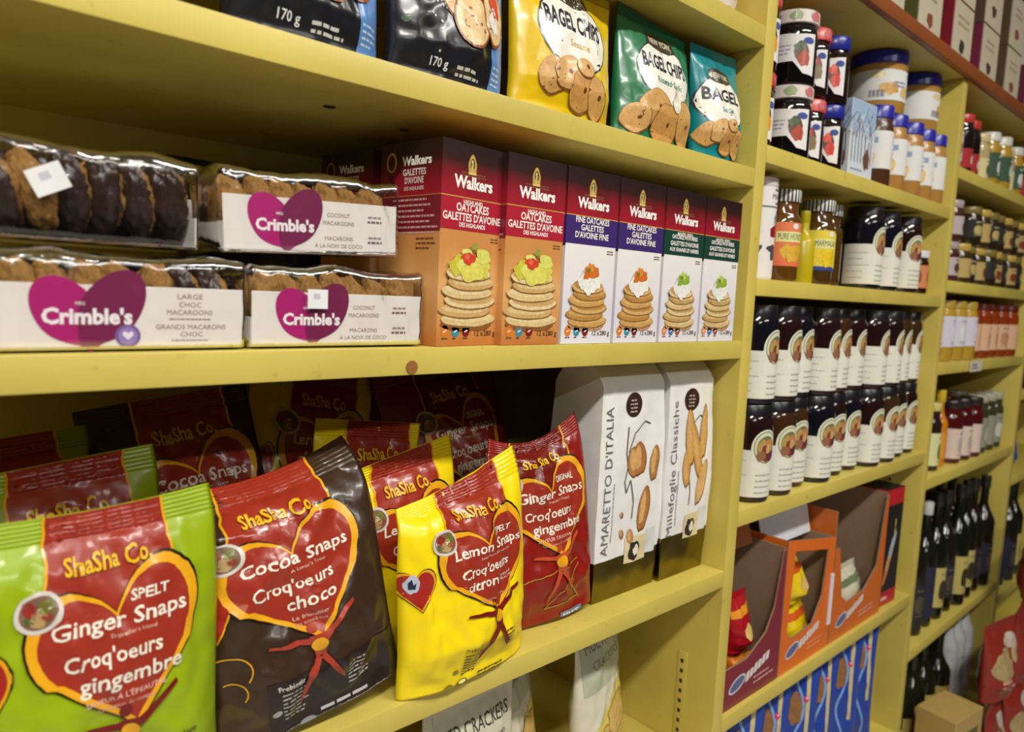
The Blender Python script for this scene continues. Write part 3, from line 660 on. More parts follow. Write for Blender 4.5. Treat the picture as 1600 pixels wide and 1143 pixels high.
# ================================================================== tall amaretti bags
def amaretti(loc, rz, w, d, h, label, title, seed, nuts, gold_h=.055, rot=None):
    t = thing('amaretti_bag', loc, label, 'cookie bag', 'tall white amaretti bags', rot=rot or (0, 0, R(rz)))
    nz, V, F, MI = 40, [], [], []
    def prof(z):
        q = max(0, (z-h*.90)/(h*.10)); return 1-.6*q**1.3
    per = []
    N = 12
    for i in range(N): per.append((-w/2+w*i/N, -d/2))
    for i in range(N): per.append((w/2, -d/2+d*i/N))
    for i in range(N): per.append((w/2-w*i/N, d/2))
    for i in range(N): per.append((-w/2, d/2-d*i/N))
    n = len(per); zs = [h*i/nz for i in range(nz+1)]
    def pt(x, y, z):
        k = prof(z); nn = noise.noise(Vector((x*30+seed, y*30, z*16)))+.5*noise.noise(Vector((x*80, y*80+seed, z*50)))
        am = .0026*(1 if z < h*.85 else .5)*(1.0 if z > .004 else 0)
        bul = .004*math.sin(math.pi*min(1, z/(h*.86)))
        sgx = bul if abs(abs(x)-w/2) < 1e-6 else 0; sgy = bul if abs(abs(y)-d/2) < 1e-6 else 0
        return Vector((x+math.copysign(sgx, x)+.4*nn*am, y*k+math.copysign(sgy*k, y)+nn*am, z))
    for z in zs:
        for x, y in per: V.append(pt(x, y, z))
    for i in range(nz):
        for k in range(n):
            k2 = (k+1) % n; F.append((i*n+k, i*n+k2, (i+1)*n+k2, (i+1)*n+k)); MI.append(1 if zs[i+1] <= gold_h+.001 else 0)
    F.append(tuple(range(n-1, -1, -1))); MI.append(1); F.append(tuple(nz*n+k for k in range(n))); MI.append(0)
    mesh('pouch', V, F, [M('#e6e4e2', 'film'), M('#8a7c3c', 'foil')], t, MI, smooth=True, sharp=50)
    def fs(x, z):
        e = .002; a, b, c = pt(x, -d/2, z), pt(x+e, -d/2, z), pt(x, -d/2, z+e); return a, (b-a).cross(c-a).normalized()
    A = Art(fs, 'film', .006, .0009, .00012)
    A.ell('badge', -w*.02, h*.82, .0165, .0165, '#3a2420', 1); A.lines('badge', -w*.02, h*.835, .018, .002, .005, 4, '#b8a89a', 2, 'C', 3)
    A.text('lettering', title[0], -w*.5+.020, h*.20, .0135, '#6a6468', 2, w=h*.62, al='L', bold=-.002, rot=R(90))
    A.lines('lettering', -w*.5+.027, h*.25, h*.36, .0016, .004, 1, '#9a9498', 2, rot=R(90))
    for (x, z, rx, rz_, ro, c) in nuts:
        A.ell('picture', x*w, z*h, rx, rz_, '#7a4a20', 2, ro, wob=.12); A.ell('picture', x*w-.001, z*h+.001, rx*.92, rz_*.93, c, 3, ro, wob=.12); A.ell('picture', x*w-.003, z*h+.003, rx*.5, rz_*.7, '#d2a468', 4, ro, wob=.2)
    A.line('picture', [(-w*.10, h*.73), (-w*.12, h*.62), (-w*.08, h*.56), (-w*.13, h*.50), (-w*.10, h*.45), (-w*.03, h*.50), (w*.03, h*.40), (w*.02, h*.33)], .0018, '#5a4a44', 2)
    A.line('picture', [(-w*.08, h*.62), (w*.0, h*.70), (w*.18, h*.745), (w*.28, h*.73)], .0016, '#5a4a44', 2)
    A.rect('label_panel', -w*.05, w*.30, gold_h-.012, gold_h+.024, '#d8c8a0', 2); A.rect('label_panel', w*.30, w*.46, gold_h-.006, gold_h+.030, '#d4d4d6', 2)
    A.ell('label_panel', w*.09, gold_h+.004, .011, .012, '#2a2420', 3, wob=.5, seed=2); A.ell('label_panel', w*.13, gold_h+.004, .006, .007, '#e8e0d0', 4, wob=.4)
    A.build(t)
    B = Art(lambda x, z: (pt(-w/2, d/2-x, z), Vector((-1, 0, 0))), 'film', .006, .0014, .00012)
    B.text('lettering', 'AMARETTI', d*.42, h*.74, .014, '#6a6468', 1, w=h*.42, al='L', bold=-.002, rot=R(-90)); B.build(t)
    return t
amaretti((.763, .082, ZC), 0, .129, .085, .317, 'tall white amaretti bag with almonds printed, beside the red bag', ["AMARETTO D'ITALIA"], 3,
   [(.10, .585, .016, .023, .1, '#a8703a'), (.02, .575, .015, .021, .2, '#b07c44'), (.36, .555, .0105, .024, -.1, '#b07840'), (.22, .36, .0125, .031, -.15, '#a8703c'), (-.12, .27, .004, .007, .3, '#a87040'), (.02, .25, .0065, .011, .2, '#b88850'), (-.14, .355, .003, .004, 0, '#a87040')])
amaretti((.890, .078, ZC), 0, .108, .085, .316, 'tall white wafer cookie bag with gold base, beside the yellow post', ['Millefoglie Classiche'], 9,
   [(-.02, .64, .011, .042, .05, '#c89a50'), (.14, .58, .011, .044, .3, '#c49448'), (.30, .66, .010, .040, -.05, '#c89c54'), (-.08, .50, .010, .026, .1, '#c89850'), (.30, .42, .010, .034, -.25, '#d0a868')], gold_h=.066)

# ================================================================== snack bags on the upper left shelf
def bagel_bag(loc, rot, body, dark, label, seed, sub, w=.166, h=.160, deform=None, art_dx=.0, title='BAGEL CHIPS', garlic=False):
    t = thing('bagel_chip_bag', loc, label, 'snack bag', 'bagel chip bags on the upper shelf', rot=tuple(R(a) for a in rot))
    b = Bag(w, h, .030, .022, seed, kind='stand', crum=.0035, pinch=.06, deform=deform, seal=.012); b.build(t, M(body, 'film'))
    ks = 1.08*max(.82, w/.166)
    A = Art(lambda x, z: b.sample(x*ks, z*ks-.012), 'film', .006, .00035, .00014); x0 = art_dx
    P = [(x0+.05*math.cos(a), .098+.036*math.sin(a)) for a in [2*math.pi*k/40 for k in range(40)]]
    A.ell('oval_label', x0, .098, .0535, .0415, '#2a2a30', 1); A.ell('oval_label', x0, .098, .0515, .0395, '#ece8dc', 2)
    A.poly('brand_sign', [(x0-.030, .132), (x0-.012, .127), (x0+.014, .127), (x0+.030, .132), (x0+.026, .147), (x0+.0, .151), (x0-.026, .147)], '#3a3226', 3)
    A.text('brand_sign', 'NEW YORK', x0, .1345, .0085, '#d8d0b8', 4, w=.046, bold=.02)
    A.text('lettering', title, x0, .100, .0185, '#1c1c30', 4, w=.088, bold=.03)
    A.text('lettering', sub, x0+.006, .0835, .0075, dark, 4, maxw=.055, bold=.012)
    A.poly('oval_label', [(x0-.004, .058), (x0+.004, .060), (x0+.011, .058), (x0+.004, .066)], '#3a6a2a', 3)
    chips = [(-.034, .048, .019, .018, .3), (-.014, .054, .022, .017, .4), (.008, .040, .020, .021, .1), (.033, .038, .0155, .024, .25), (.012, .064, .014, .010, 0)]
    if garlic: chips = [(-.020, .052, .032, .022, .1), (-.050, .034, .022, .018, 0), (.002, .034, .029, .026, .05), (.044, .040, .020, .034, .3)]
    for k, (cx, cz, rx, rz, ro) in enumerate(chips):
        A.ell('picture', x0+cx, cz, rx, rz, '#7a4a1c', 4+3*k, ro, wob=.1, seed=k); A.ell('picture', x0+cx-.0006, cz+.001, rx*.94, rz*.93, ['#c89a58', '#d0a468', '#c49250'][k % 3], 5+3*k, ro, wob=.1, seed=k)
        A.ell('picture', x0+cx+.002, cz+.002, .0028, .0026, '#6a4018', 6+3*k, ro)
    if garlic:
        A.ell('picture', x0+.018, .062, .008, .010, '#e0dccc', 20); A.poly('picture', [(x0+.014, .068), (x0+.022, .068), (x0+.018, .088)], '#d8d0b8', 20)
    A.build(t); return t
bagel_bag((.600, .046, ZA), (-3, 1, 0), '#dcb80e', '#c8a850', 'yellow bagel chip bag standing on the upper shelf', 41, 'Sesame')
bagel_bag((.763, .044, ZA), (-3, 2, -1), '#1c7048', '#4a8a70', 'dark green roasted garlic bagel chip bag beside the yellow one', 42, 'Roasted Garlic', garlic=True, w=.154, h=.156, deform=tip_right(-.005, .0, .0))
bagel_bag((.8945, .034, ZA), (-2, -2, -1), '#0e8088', '#7aa0a8', 'small teal bagel chip bag at the post end of the shelf', 43, 'Sea Salt', w=.112, h=.150, art_dx=-.010, title='BAGEL')
def toast_bag(loc, rot, label, seed):
    t = thing('cracker_bag', loc, label, 'snack bag', 'black cracker bags on the upper shelf', rot=tuple(R(a) for a in rot))
    w, h = .146, .160; b = Bag(w, h, .030, .024, seed, kind='stand', crum=.004, pinch=.05, seal=.012); b.build(t, M('#191a20', 'film'))
    A = Art(b.sample, 'film', .006, .00035, .00014)
    zz = [h*i/10 for i in range(11)]
    A.poly('blue_stripe', [(.040+.004*math.sin(i), z) for i, z in enumerate(zz)]+[(w/2-.001, z) for z in reversed(zz)], '#5a86c8', 1)
    A.lines('lettering', .046, .030, .018, .002, .005, 4, '#b8d0f0', 2, seed=seed); A.lines('lettering', .044, .085, .02, .002, .005, 5, '#b8d0f0', 2, seed=seed)
    A.text('lettering', '170 g', -.024, .016, .008, '#d8d8dc', 2, w=.020, bold=.01); A.lines('lettering', -.004, .018, .036, .0028, .006, 2, '#c8c8cc', 2, seed=3)
    for k, (cx, cz, rx, rz, ro) in enumerate([(-.006, .090, .022, .026, .2), (.020, .118, .02, .02, 0), (.012, .066, .023, .026, .2), (.042, .078, .016, .030, .1)]):
        A.ell('picture', cx, cz, rx, rz, '#8a4a24', 3+3*k, ro, wob=.08, seed=k); A.ell('picture', cx, cz, rx*.9, rz*.91, '#dcbc88', 4+3*k, ro, wob=.08, seed=k)
        for q in range(3): A.ell('picture', cx+rx*.4*math.cos(q*2+k), cz+rz*.4*math.sin(q*2+k), .002, .0014, '#8a6030', 5+3*k)
    A.ell('picture', .043, .090, .008, .014, '#c84a30', 17, .2, wob=.4); A.ell('picture', .041, .072, .007, .012, '#e8e0dc', 17, .1, wob=.4)
    rg = random.Random(seed)
    for q in range(40): x, z = rg.gauss(-.034, .010), rg.gauss(.082, .016); A.ell('picture', x, z, .0012, .0012, '#d8dce4', 2, n=5)
    A.ell('badge', -.060, .052, .004, .003, '#3c5a3c', 2)
    A.build(t); return t
toast_bag((.440, .047, ZA), (-3, 0, 0), 'black cracker bag with toast picture, beside the yellow bagel chips', 51)
toast_bag((.290, .047, ZA), (-3, 0, 0), 'black cracker bag with a blue edge, leftmost on the upper shelf', 52)
# pack at the post end of the topmost shelf in view
t = thing('wafer_pack', (.892, .05, ZU), 'pale pink wafer pack on the shelf above the teal bag', 'snack bag')
b = Bag(.10, .16, .025, .02, 61, kind='stand', crum=.003); b.build(t, M('#d8a8a0', 'film'))
A = Art(b.sample, 'film', .006, .0004); A.rect('label_panel', -.04, .04, .02, .09, '#e8dcd8', 1); A.lines('lettering', -.03, .07, .06, .004, .01, 5, '#b05a58', 2); A.build(t)

# ================================================================== cracker bags on the shelf below
def cracker_bag(loc, rot, label, seed, kind):
    w, h = .15, .245
    t = thing('cracker_bag', loc, label, 'cracker bag', 'cracker bags on the low shelf', rot=tuple(R(a) for a in rot))
    b = Bag(w, h, .032, .026, seed, kind='stand', crum=.0045, pinch=.06); b.build(t, M('#cfcab4', 'film'))
    A = Art(b.sample, 'film', .006, .0004, .00014)
    if kind == 0:
        A.rect('front_print', -.06, .06, .13, .238, '#c4c0a8', 1); A.text('lettering', 'SEED CRACKERS', .0, .196, .0165, '#4a4a44', 3, w=.115, bold=.012); A.text('lettering', 'THIN & CRISP', .01, .172, .0115, '#6a6a60', 3, w=.075)
        A.ell('picture', .0, .07, .05, .04, '#b08a4a', 2, wob=.3)
    else:
        A.rect('front_print', -.066, .066, .150, .236, '#aeb09a', 1); A.text('lettering', 'MULTI SEED', .0, .205, .0165, '#6a6a5c', 3, w=.105, bold=.0); A.text('lettering', 'CRACKERS', .0, .18, .013, '#7a7a68', 3, w=.085, bold=0)
        A.poly('front_print', [(-.066, .02), (.066, .02), (.066, .15), (.02, .135), (-.066, .09)], '#d8c860', 1)
        for k, (x, z, r) in enumerate([(-.02, .06, .034), (.02, .09, .036), (.035, .05, .030), (-.03, .03, .03)]): A.ell('picture', x, z, r, r*.9, '#a8823c', 2+2*k, wob=.4, seed=k); A.ell('picture', x-.002, z+.003, r*.85, r*.75, '#c8a860', 3+2*k, wob=.4, seed=k)
        A.poly('front_print', [(.05, .11), (.068, .10), (.068, .16), (.058, .15)], '#c8602a', 2)
    A.build(t)
cracker_bag((.520, .055, ZD), (-2, 0, 6), 'grey seed cracker bag below the foremost yellow bag', 71, 0)
cracker_bag((.650, .13, ZD), (-3, 0, 28), 'cracker bag turned sideways, middle of the low shelf', 72, 1)
cracker_bag((.790, .095, ZD), (-2, 0, 18), 'tall multi seed cracker bag nearest the slotted side panel', 73, 1)

# ================================================================== jars and bottles
ORD = ['first', 'second', 'third', 'fourth', 'fifth', 'sixth', 'seventh', 'eighth', 'ninth', 'tenth', 'eleventh', 'twelfth']
def jar_prof(r, h, neck=.8, sh=.78):
    return [(r*.86, 0), (r*.97, h*.012), (r, h*.035), (r, h*sh*.86), (r*.985, h*sh*.93), (r*(neck+.06), h*sh), (r*neck, h*sh+h*.03), (r*neck, h)]
def bottle_prof(r, h, neck=.34, sh=.62):
    return [(r*.88, 0), (r*.98, h*.008), (r, h*.02), (r, h*sh*.94), (r*.9, h*sh), (r*.62, h*(sh+.06)), (r*(neck+.06), h*(sh+.12)), (r*neck, h*(sh+.17)), (r*neck, h)]
def vessel(name, cat, r, h, body, fin='glass', lid='#1c1a18', lidr=None, lidh=.018, prof='jar', neck=.8, sh=.78, art=None, lidfin='plastic', n=24, rim=True, lab_name=True):
    """a jar or bottle prototype: body, lid, label art"""
    t = thing(name, (0, 0, 0), 'x', cat)
    hb = h-lidh*.55
    if prof == 'jar': p = jar_prof(r, hb, neck, sh)
    elif prof == 'bottle': p = bottle_prof(r, hb, neck, sh)
    else: p = prof
    lathe('body', p, M(body, fin), t, n)
    if lid:
        lr = lidr or p[-1][0]*1.14
        lathe('lid', [(lr*.97, h-lidh), (lr, h-lidh+.001), (lr, h-.002), (lr*.96, h-.0004), (lr*.5, h)], M(lid, lidfin) if isinstance(lid, str) else lid, t, n)
    if art:
        A = Art(cyl_samp(r), 'paper', .006, .0004, .00014); art(A, r, h); A.build(t)
    return t
first_use = {}
def put(proto, x, y, z, label, group, rz=0):
    """first call moves the prototype itself, later calls copy it"""
    if proto.name not in first_use:
        first_use[proto.name] = 1; proto.location = (x, y, z+.0003); proto.rotation_euler = (0, 0, R(rz)); o = proto
    else: o = dup(proto, (x, y, z+.0003), R(rz))
    return tag(o, label, None, group)
def striped(c1, c2, k, name):
    m = bpy.data.materials.new(name); m.use_nodes = True; nt = m.node_tree; b = nt.nodes['Principled BSDF']
    tc = nt.nodes.new('ShaderNodeTexCoord'); gr = nt.nodes.new('ShaderNodeTexGradient'); gr.gradient_type = 'RADIAL'
    mu = nt.nodes.new('ShaderNodeMath'); mu.operation = 'MULTIPLY'; mu.inputs[1].default_value = k
    fr = nt.nodes.new('ShaderNodeMath'); fr.operation = 'FRACT'; gt = nt.nodes.new('ShaderNodeMath'); gt.operation = 'GREATER_THAN'; gt.inputs[1].default_value = .5
    mx = nt.nodes.new('ShaderNodeMix'); mx.data_type = 'RGBA'; mx.inputs[6].default_value = lin(c1); mx.inputs[7].default_value = lin(c2)
    nt.links.new(tc.outputs['Object'], gr.inputs[0]); nt.links.new(gr.outputs['Fac'], mu.inputs[0]); nt.links.new(mu.outputs[0], fr.inputs[0])
    nt.links.new(fr.outputs[0], gt.inputs[0]); nt.links.new(gt.outputs[0], mx.inputs[0]); nt.links.new(mx.outputs[2], b.inputs['Base Color']); b.inputs['Roughness'].default_value = .4
    return m
STRIPE = striped('#d8d8d4', '#2a2824', 26, 'striped_lid_print')

# ---- fruit spread jars with white labels and a round-topped medallion
def spread_art(A, r, h):
    A.rect('label', -2.3*r, .78*r, h*.06, h*.54, '#d9d6c8', 0)
    cx, cz = -.10*r, h*.56
    A.ell('label', cx, cz, .70*r, h*.195, '#d9d6c2', 1); A.rect('label', cx-.70*r, cx+.70*r, h*.3, cz, '#d9d6c8', 1)
    A.ell('medallion', cx, cz+.002, .60*r, h*.165, '#56643a', 2); A.ell('medallion', cx, cz+.002, .565*r, h*.155, '#cfccb0', 3)
    A.ell('medallion', cx, cz+.001, .47*r, h*.125, '#6a6c48', 4)
    for k, (dx, dz, q, c) in enumerate([(-.15, .02, .26, '#a88a4a'), (.12, .04, .22, '#b8763a'), (.0, -.05, .3, '#7a2a24'), (.2, -.07, .22, '#5a1c2a'), (-.2, -.08, .2, '#8a5a3a'), (.08, .0, .17, '#c09858')]):
        A.ell('medallion', cx+dx*r*1.2, cz+dz*h*.9, q*r, q*r*1.15, c, 5+k, wob=.3, seed=k)
    for i in range(5): A.lines('lettering', -2.0*r, h*(.43-.075*i), r*1.1, .0018, .004, 1, '#a8a498', 1, seed=i)
    for i in range(4): A.lines('lettering', -.55*r, h*(.28-.06*i), r*1.05, .0022, .004, 1, '#9c988a', 2, seed=i+9)
def spread_jar(col_): return vessel('fruit_spread_jar', 'jar', 0.0364, .156, col_, 'glass', '#17161a', .0325, .022, 'jar', .83, .96, spread_art, 'plastic', 28)
sj = [spread_jar('#22100e'), spread_jar('#3a2410'), spread_jar('#101018')]
ypat = [.038, .037, .052, .038, .050, .053, .038, .037, .047, .051, .042, .047]
for tier in (0, 1):
    for i in range(10):
        x = 1.063+.0745*i; y = ypat[i] + (.004 if tier else 0); rz = ((i*37+tier*53) % 36)-8
        c = [0, 1, 1, 2, 0, 2, 0, 1, 0, 0, 2][(i+tier*3) % 10]
        put(sj[c], x, y, ZJ+tier*.1565, '%s fruit spread jar from the left in the %s tier below the syrup shelf' % (ORD[i], 'upper' if tier else 'lower'), 'two tiers of fruit spread jars', rz)
for i, (x, y, rz, c) in enumerate([(1.445, .044, 6, 2), (1.537, .046, 10, 2), (1.637, .042, -12, 0)]):
    put(sj[c], x, y, ZM, '%s fruit spread jar from the left on the honey jar shelf' % ORD[i], 'fruit spread jars beside the honey', rz)

# ---- syrup and honey shelf
def tin_art(A, r, h):
    A.rect('label', -3.1*r, 3.1*r, h*.02, h*.90, '#dcd6d4', 0); A.rect('label', -3.1*r, 3.1*r, h*.705, h*.72, '#5a5658', 1)
    for a in (-1.5, 0.2):
        A.text('lettering', 'PENNY', a*r, h*.79, h*.05, '#3a3438', 2, w=r*1.1, bold=.0); A.lines('lettering', a*r, h*.87, r*1.1, h*.02, .01, 1, '#6a5a5c', 2, 'C'); A.lines('lettering', a*r, h*.74, r*.8, h*.02, .01, 1, '#6a5a5c', 2, 'C')
        A.poly('picture', [(a*r-.5*r, h*.42), (a*r+.5*r, h*.42), (a*r+.55*r, h*.50), (a*r, h*.56), (a*r-.55*r, h*.50)], '#8a1420', 1)
        A.ell('picture', a*r, h*.28, .6*r, h*.075, '#4a4650', 1, wob=.7, seed=3); A.ell('picture', a*r, h*.60, .25*r, h*.07, '#8a9098', 1, wob=.4); A.ell('picture', a*r+.3*r, h*.1, .1*r, .003, '#a02030', 1)
put(vessel('biscuit_tin', 'tin', .030, .156, '#d8d4d2', 'plastic', '#c8c0c2', .0305, .014, [(.0295, 0), (.030, .002), (.030, .15)], art=tin_art), 1.052, .050, ZM, 'tall white printed tube beside the post on the honey shelf', None, 8)
def honey_art(c1, c2, c3, word):
    def f(A, r, h):
        A.rect('label', -2.5*r, -1.15*r, h*.17, h*.64, '#d2d09a', 0); A.rect('label', -1.15*r, .9*r, h*.17, h*.64, c1, 0); A.rect('label', -.9*r, .8*r, h*.43, h*.54, '#dcd890', 1)
        A.text('lettering', word, -.05*r, h*.455, h*.07, '#3a3c34', 2, w=1.5*r, bold=0)
        A.ell('picture', .15*r, h*.60, .2*r, h*.03, '#e0dcd8', 1); A.rect('label', -1.15*r, .9*r, h*.17, h*.22, c3, 1)
        for k, (dx, dz, q) in enumerate([(-.3, .33, .35), (.2, .31, .4), (.55, .35, .3), (-.05, .27, .28)]): A.ell('picture', dx*r, dz*h, q*r, q*r, c2, 2+k, wob=.4, seed=k)
        for i in range(5): A.lines('lettering', -2.3*r, h*(.58-.08*i), .9*r, .002, .004, 1, '#a8a46a', 1, seed=i)
    return f
hj1 = vessel('marmalade_jar', 'jar', .030, .148, '#5c3a10', 'glass', STRIPE, .0275, .020, art=honey_art('#d8754a', '#d8a838', '#d86a44', 'PURE HONEY'))
put(hj1, 1.132, .048, ZM, 'amber jar with a striped lid and orange label beside the white tube', None, -24)
hj2 = vessel('honey_jar', 'jar', .030, .146, '#4a3210', 'glass', STRIPE, .0275, .020, art=honey_art('#dcc838', '#e0c020', '#2a3a80', 'MARMALADE'))
put(hj2, 1.258, .048, ZM, 'amber jar with a striped lid and yellow and blue label', None, -20)
put(hj1, 1.205, .110, ZM, 'amber jar with a striped lid standing behind the yellow bottle', None, -60)
put(hj2, 1.322, .062, ZM, 'amber jar with a striped lid squeezed beside the fruit spread jars', None, -80)
put(vessel('lemon_bottle', 'bottle', .019, .122, '#b8a410', 'plastic', '#a89808', .0085, .02, 'bottle', .42, .66), 1.195, .040, ZM, 'yellow plastic lemon juice bottle between the two honey jars', None)
def small_art(c):
    def f(A, r, h): A.rect('label', -2.6*r, 2.6*r, h*.14, h*.66, c, 0); A.ell('picture', -.9*r, h*.4, .3*r, .014, '#8a4a28', 1, wob=.3); A.ell('picture', .2*r, h*.4, .3*r, .014, '#8a4a28', 1, wob=.3)
    return f
put(vessel('pickle_jar', 'jar', .029, .094, '#2a120a', 'glass', '#d0ccd0', .0285, .016, 'jar', .9, .84, small_art('#c87c4c')), 1.728, .046, ZM, 'short dark jar with a white lid and orange label at the right end', None)

# ---- jam and nut butter shelf
def jam_art(fruit, col1):
    def f(A, r, h):
        for a in (-1.05*r, 1.5*r):
            A.poly('label', [(a-.62*r, h*.30), (a+.1*r, h*.30), (a+.55*r, h*.14), (a+1.1*r, h*.12), (a+1.1*r, h*.68), (a+.3*r, h*.66), (a-.62*r, h*.68)], '#dedad8', 0)
            A.ell('picture', a+.50*r, h*.42, .34*r, h*.13, '#5a3a2a', 1, wob=.4); A.ell('picture', a+.58*r, h*.34, .28*r, h*.10, fruit, 2, wob=.3); A.ell('picture', a+.4*r, h*.50, .26*r, h*.06, col1, 3, wob=.5)
            A.lines('lettering', a-.5*r, h*.5, .5*r, .0025, .006, 3, '#9a94a8', 1, seed=2); A.ell('lettering', a+.75*r, h*.58, .26*r, h*.045, '#3a4a90', 2)
    return f
jb = vessel('jam_jar', 'jar', .0365, .112, '#0f0b0d', 'glass', '#d6cec8', .037, .020, 'jar', .90, .84, jam_art('#a8402a', '#4a5a3a'))
jo = vessel('jam_jar', 'jar', .033, .112, '#2a1208', 'glass', '#c83c30', .0335, .020, 'jar', .90, .84, jam_art('#e09020', '#e8a828'))
jr = vessel('jam_jar', 'jar', .029, .108, '#1c1210', 'glass', '#c84a44', .0295, .020, 'jar', .90, .84, jam_art('#7a6a4a', '#b03a30'))
jt = vessel('sauce_jar', 'jar', .029, .112, '#1e100c', 'glass', '#22288a', .0275, .022, 'jar', .84, .80, jam_art('#c83020', '#d84a24'))
for o in (jb, jo, jr):    # fruit printed on the lids
    r = {jb: .0371, jo: .0336, jr: .0296}[o]
    A = Art(cyl_samp(r), 'card', .006, .0003); h = .112 if o is not jr else .108
    for k in range(7): A.ell('lid_print', (k-3)*.9*r, h-.010, .28*r, .007, ['#b84a58', '#4a4a48', '#8a9a68', '#c86a70'][k % 4], 0, wob=.3)
    A.build(o)
for tier, nm in ((0, 'lower'), (1, 'upper')):
    put(jo, 1.016, .052, ZP+tier*.1125, '%s orange-labelled jam jar against the yellow post' % nm, 'stacked jam jars', 20)
    put(jb, 1.118, .046, ZP+tier*.1125, '%s black jam jar with a pale lid in the stack' % nm, 'stacked jam jars', -6)
    put(jr, 1.190, .050, ZP+tier*.1125, '%s red-lidded jam jar beside the black one' % nm, 'stacked jam jars', -12)
    put(jt, 1.256, .046, ZP+tier*.1125, '%s blue-lidded tomato jar of the stack' % nm, 'stacked jam jars', -20)
t = thing('syrup_box', (1.352, .052, ZP+.0004), 'pale blue and white box printed with bare trees', 'box', rz=R(-4)); bw, bd, bh = .088, .06, .138
box('carton', -bw/2, bw/2, -bd/2, bd/2, 0, bh, M('#ccd2dc', 'card'), t, .0008, 1)
for (o_, ux, ww) in (((-bw/2, -bd/2, 0), (1, 0, 0), bw), ((-bw/2, bd/2, 0), (0, -1, 0), bd)):
    A = Art(plane_samp(o_, ux, (0, 0, 1)), 'card', .05); rg = random.Random(4)
    A.rect('front_print', .001, ww-.001, bh*.62, bh-.001, '#9fb6cf', 0)
    for k in range(7):
        x = ww*(.1+.13*k); A.line('picture', [(x, bh*.22), (x+rg.uniform(-.003, .003), bh*.62)], .0022, '#4a4c5c', 1)
        for q in range(5): z = bh*rg.uniform(.5, .75); A.line('picture', [(x, z), (x+rg.choice((-1, 1))*rg.uniform(.008, .016), z+rg.uniform(.012, .03))], .0016, '#e2e8f0' if q % 2 else '#6a7288', 2)
    A.ell('picture', ww*.72, bh*.28, .012, .016, '#6a4a3a', 3, wob=.5); A.lines('lettering', ww*.1, bh*.12, ww*.7, .003, .006, 1, '#8890a0', 1)
    A.build(t)
def nut_art(big):
    def f(A, r, h):
        A.rect('label', -3.0*r, 3.0*r, h*.20 if big else h*.22, h*.68, '#d8d8d4', 0)
        for a in (-1.5*r, 1.1*r) if not big else (-.4*r, 2.2*r):
            if not big: A.rect('label', a-.7*r, a+.7*r, h*.53, h*.60, '#8a9ac0', 1); A.lines('lettering', a, h*.55, r*1.1, h*.028, .01, 1, '#e8ecf4', 2, 'C'); A.ell('picture', a-.3*r, h*.62, .35*r, h*.045, '#8ac098', 1)
            A.ell('picture', a-.35*r, h*.38, .38*r, h*.09, '#c89848', 2, wob=.4, seed=1); A.ell('picture', a+.35*r, h*.34, .22*r, h*.08, '#d8b878', 3, wob=.4, seed=2); A.lines('lettering', a+.1*r, h*.47, r*.8, .003, .007, 2, '#7a7ea8', 3, 'C')
        if big:
            for k in range(12): A.rect('barcode', -1.45*r+k*.0024, -1.45*r+k*.0024+(.0008 if k % 3 else .0016), h*.25, h*.36, '#3a3c40', 2)
            A.ell('picture', .35*r, h*.62, .2*r, h*.05, '#5aa068', 4); A.ell('picture', -1.2*r, h*.60, .3*r, h*.05, '#d8c898', 1)
    return f
ns = vessel('nut_butter_jar', 'jar', .0305, .148, '#a87a3c', 'plastic', '#23239a', .0285, .024, 'jar', .88, .84, nut_art(False))
nd = vessel('nut_butter_jar', 'jar', .0305, .150, '#4a2a18', 'plastic', '#23239a', .0285, .024, 'jar', .88, .84, nut_art(False))
nb = vessel('nut_butter_tub', 'jar', .0515, .1195, '#b0843e', 'plastic', '#23239a', .0525, .024, 'jar', .96, .86, nut_art(True))
for i, (x, y, p) in enumerate([(1.448, .040, nd), (1.526, .042, ns), (1.606, .040, ns), (1.680, .042, ns), (1.744, .040, ns)]):
    put(p, x, y, ZP, '%s small blue-lidded nut butter jar from the printed tree box' % ORD[i], 'small nut butter jars in front', (-12, 6, -4, 14, 0)[i])
for i, (x, y) in enumerate([(1.505, .112), (1.72, .112), (1.385, .150)]):
    put(ns, x, y+.002, ZP, ['small nut butter jar behind the dark one, under a large tub', 'small nut butter jar at the back by the post', 'small nut butter jar behind the printed tree box'][i], 'small nut butter jars behind', 20)
put(nb, 1.528, .078, ZP+.1505, 'large nut butter tub with a barcode, under the brown board', 'large nut butter tubs', 0)
put(nb, 1.716, .078, ZP+.1505, 'large nut butter tub nearest the second yellow post', 'large nut butter tubs', 60)
put(nb, 1.385, .150, ZP+.1505, 'large nut butter tub half hidden above the tree box', 'large nut butter tubs', 110)

# ================================================================== display cartons
def extrude(name, P, origin, ux, uz, th, outer, inner, parent):
    """flat card cut to a 2D outline; outer face along ux x uz"""
    o, ux, uz = Vector(origin), Vector(ux), Vector(uz); nrm = ux.cross(uz).normalized(); n = len(P)
    V = [o+ux*x+uz*z for x, z in P]+[o+ux*x+uz*z-nrm*th for x, z in P]; F = []; MI = []
    T = tessellate_polygon([[Vector((x, z, 0)) for x, z in P]])
    for a, b, c in T:
        pa, pb, pc = P[a], P[b], P[c]
        if (pb[0]-pa[0])*(pc[1]-pa[1])-(pb[1]-pa[1])*(pc[0]-pa[0]) < 0: b, c = c, b
        F.append((a, b, c)); MI.append(0); F.append((n+a, n+c, n+b)); MI.append(1)
    for i in range(n): j = (i+1) % n; F.append((i, n+i, n+j, j)); MI.append(1)
    return mesh(name, V, F, [M(outer, 'card'), M(inner, 'brown')], parent, MI)
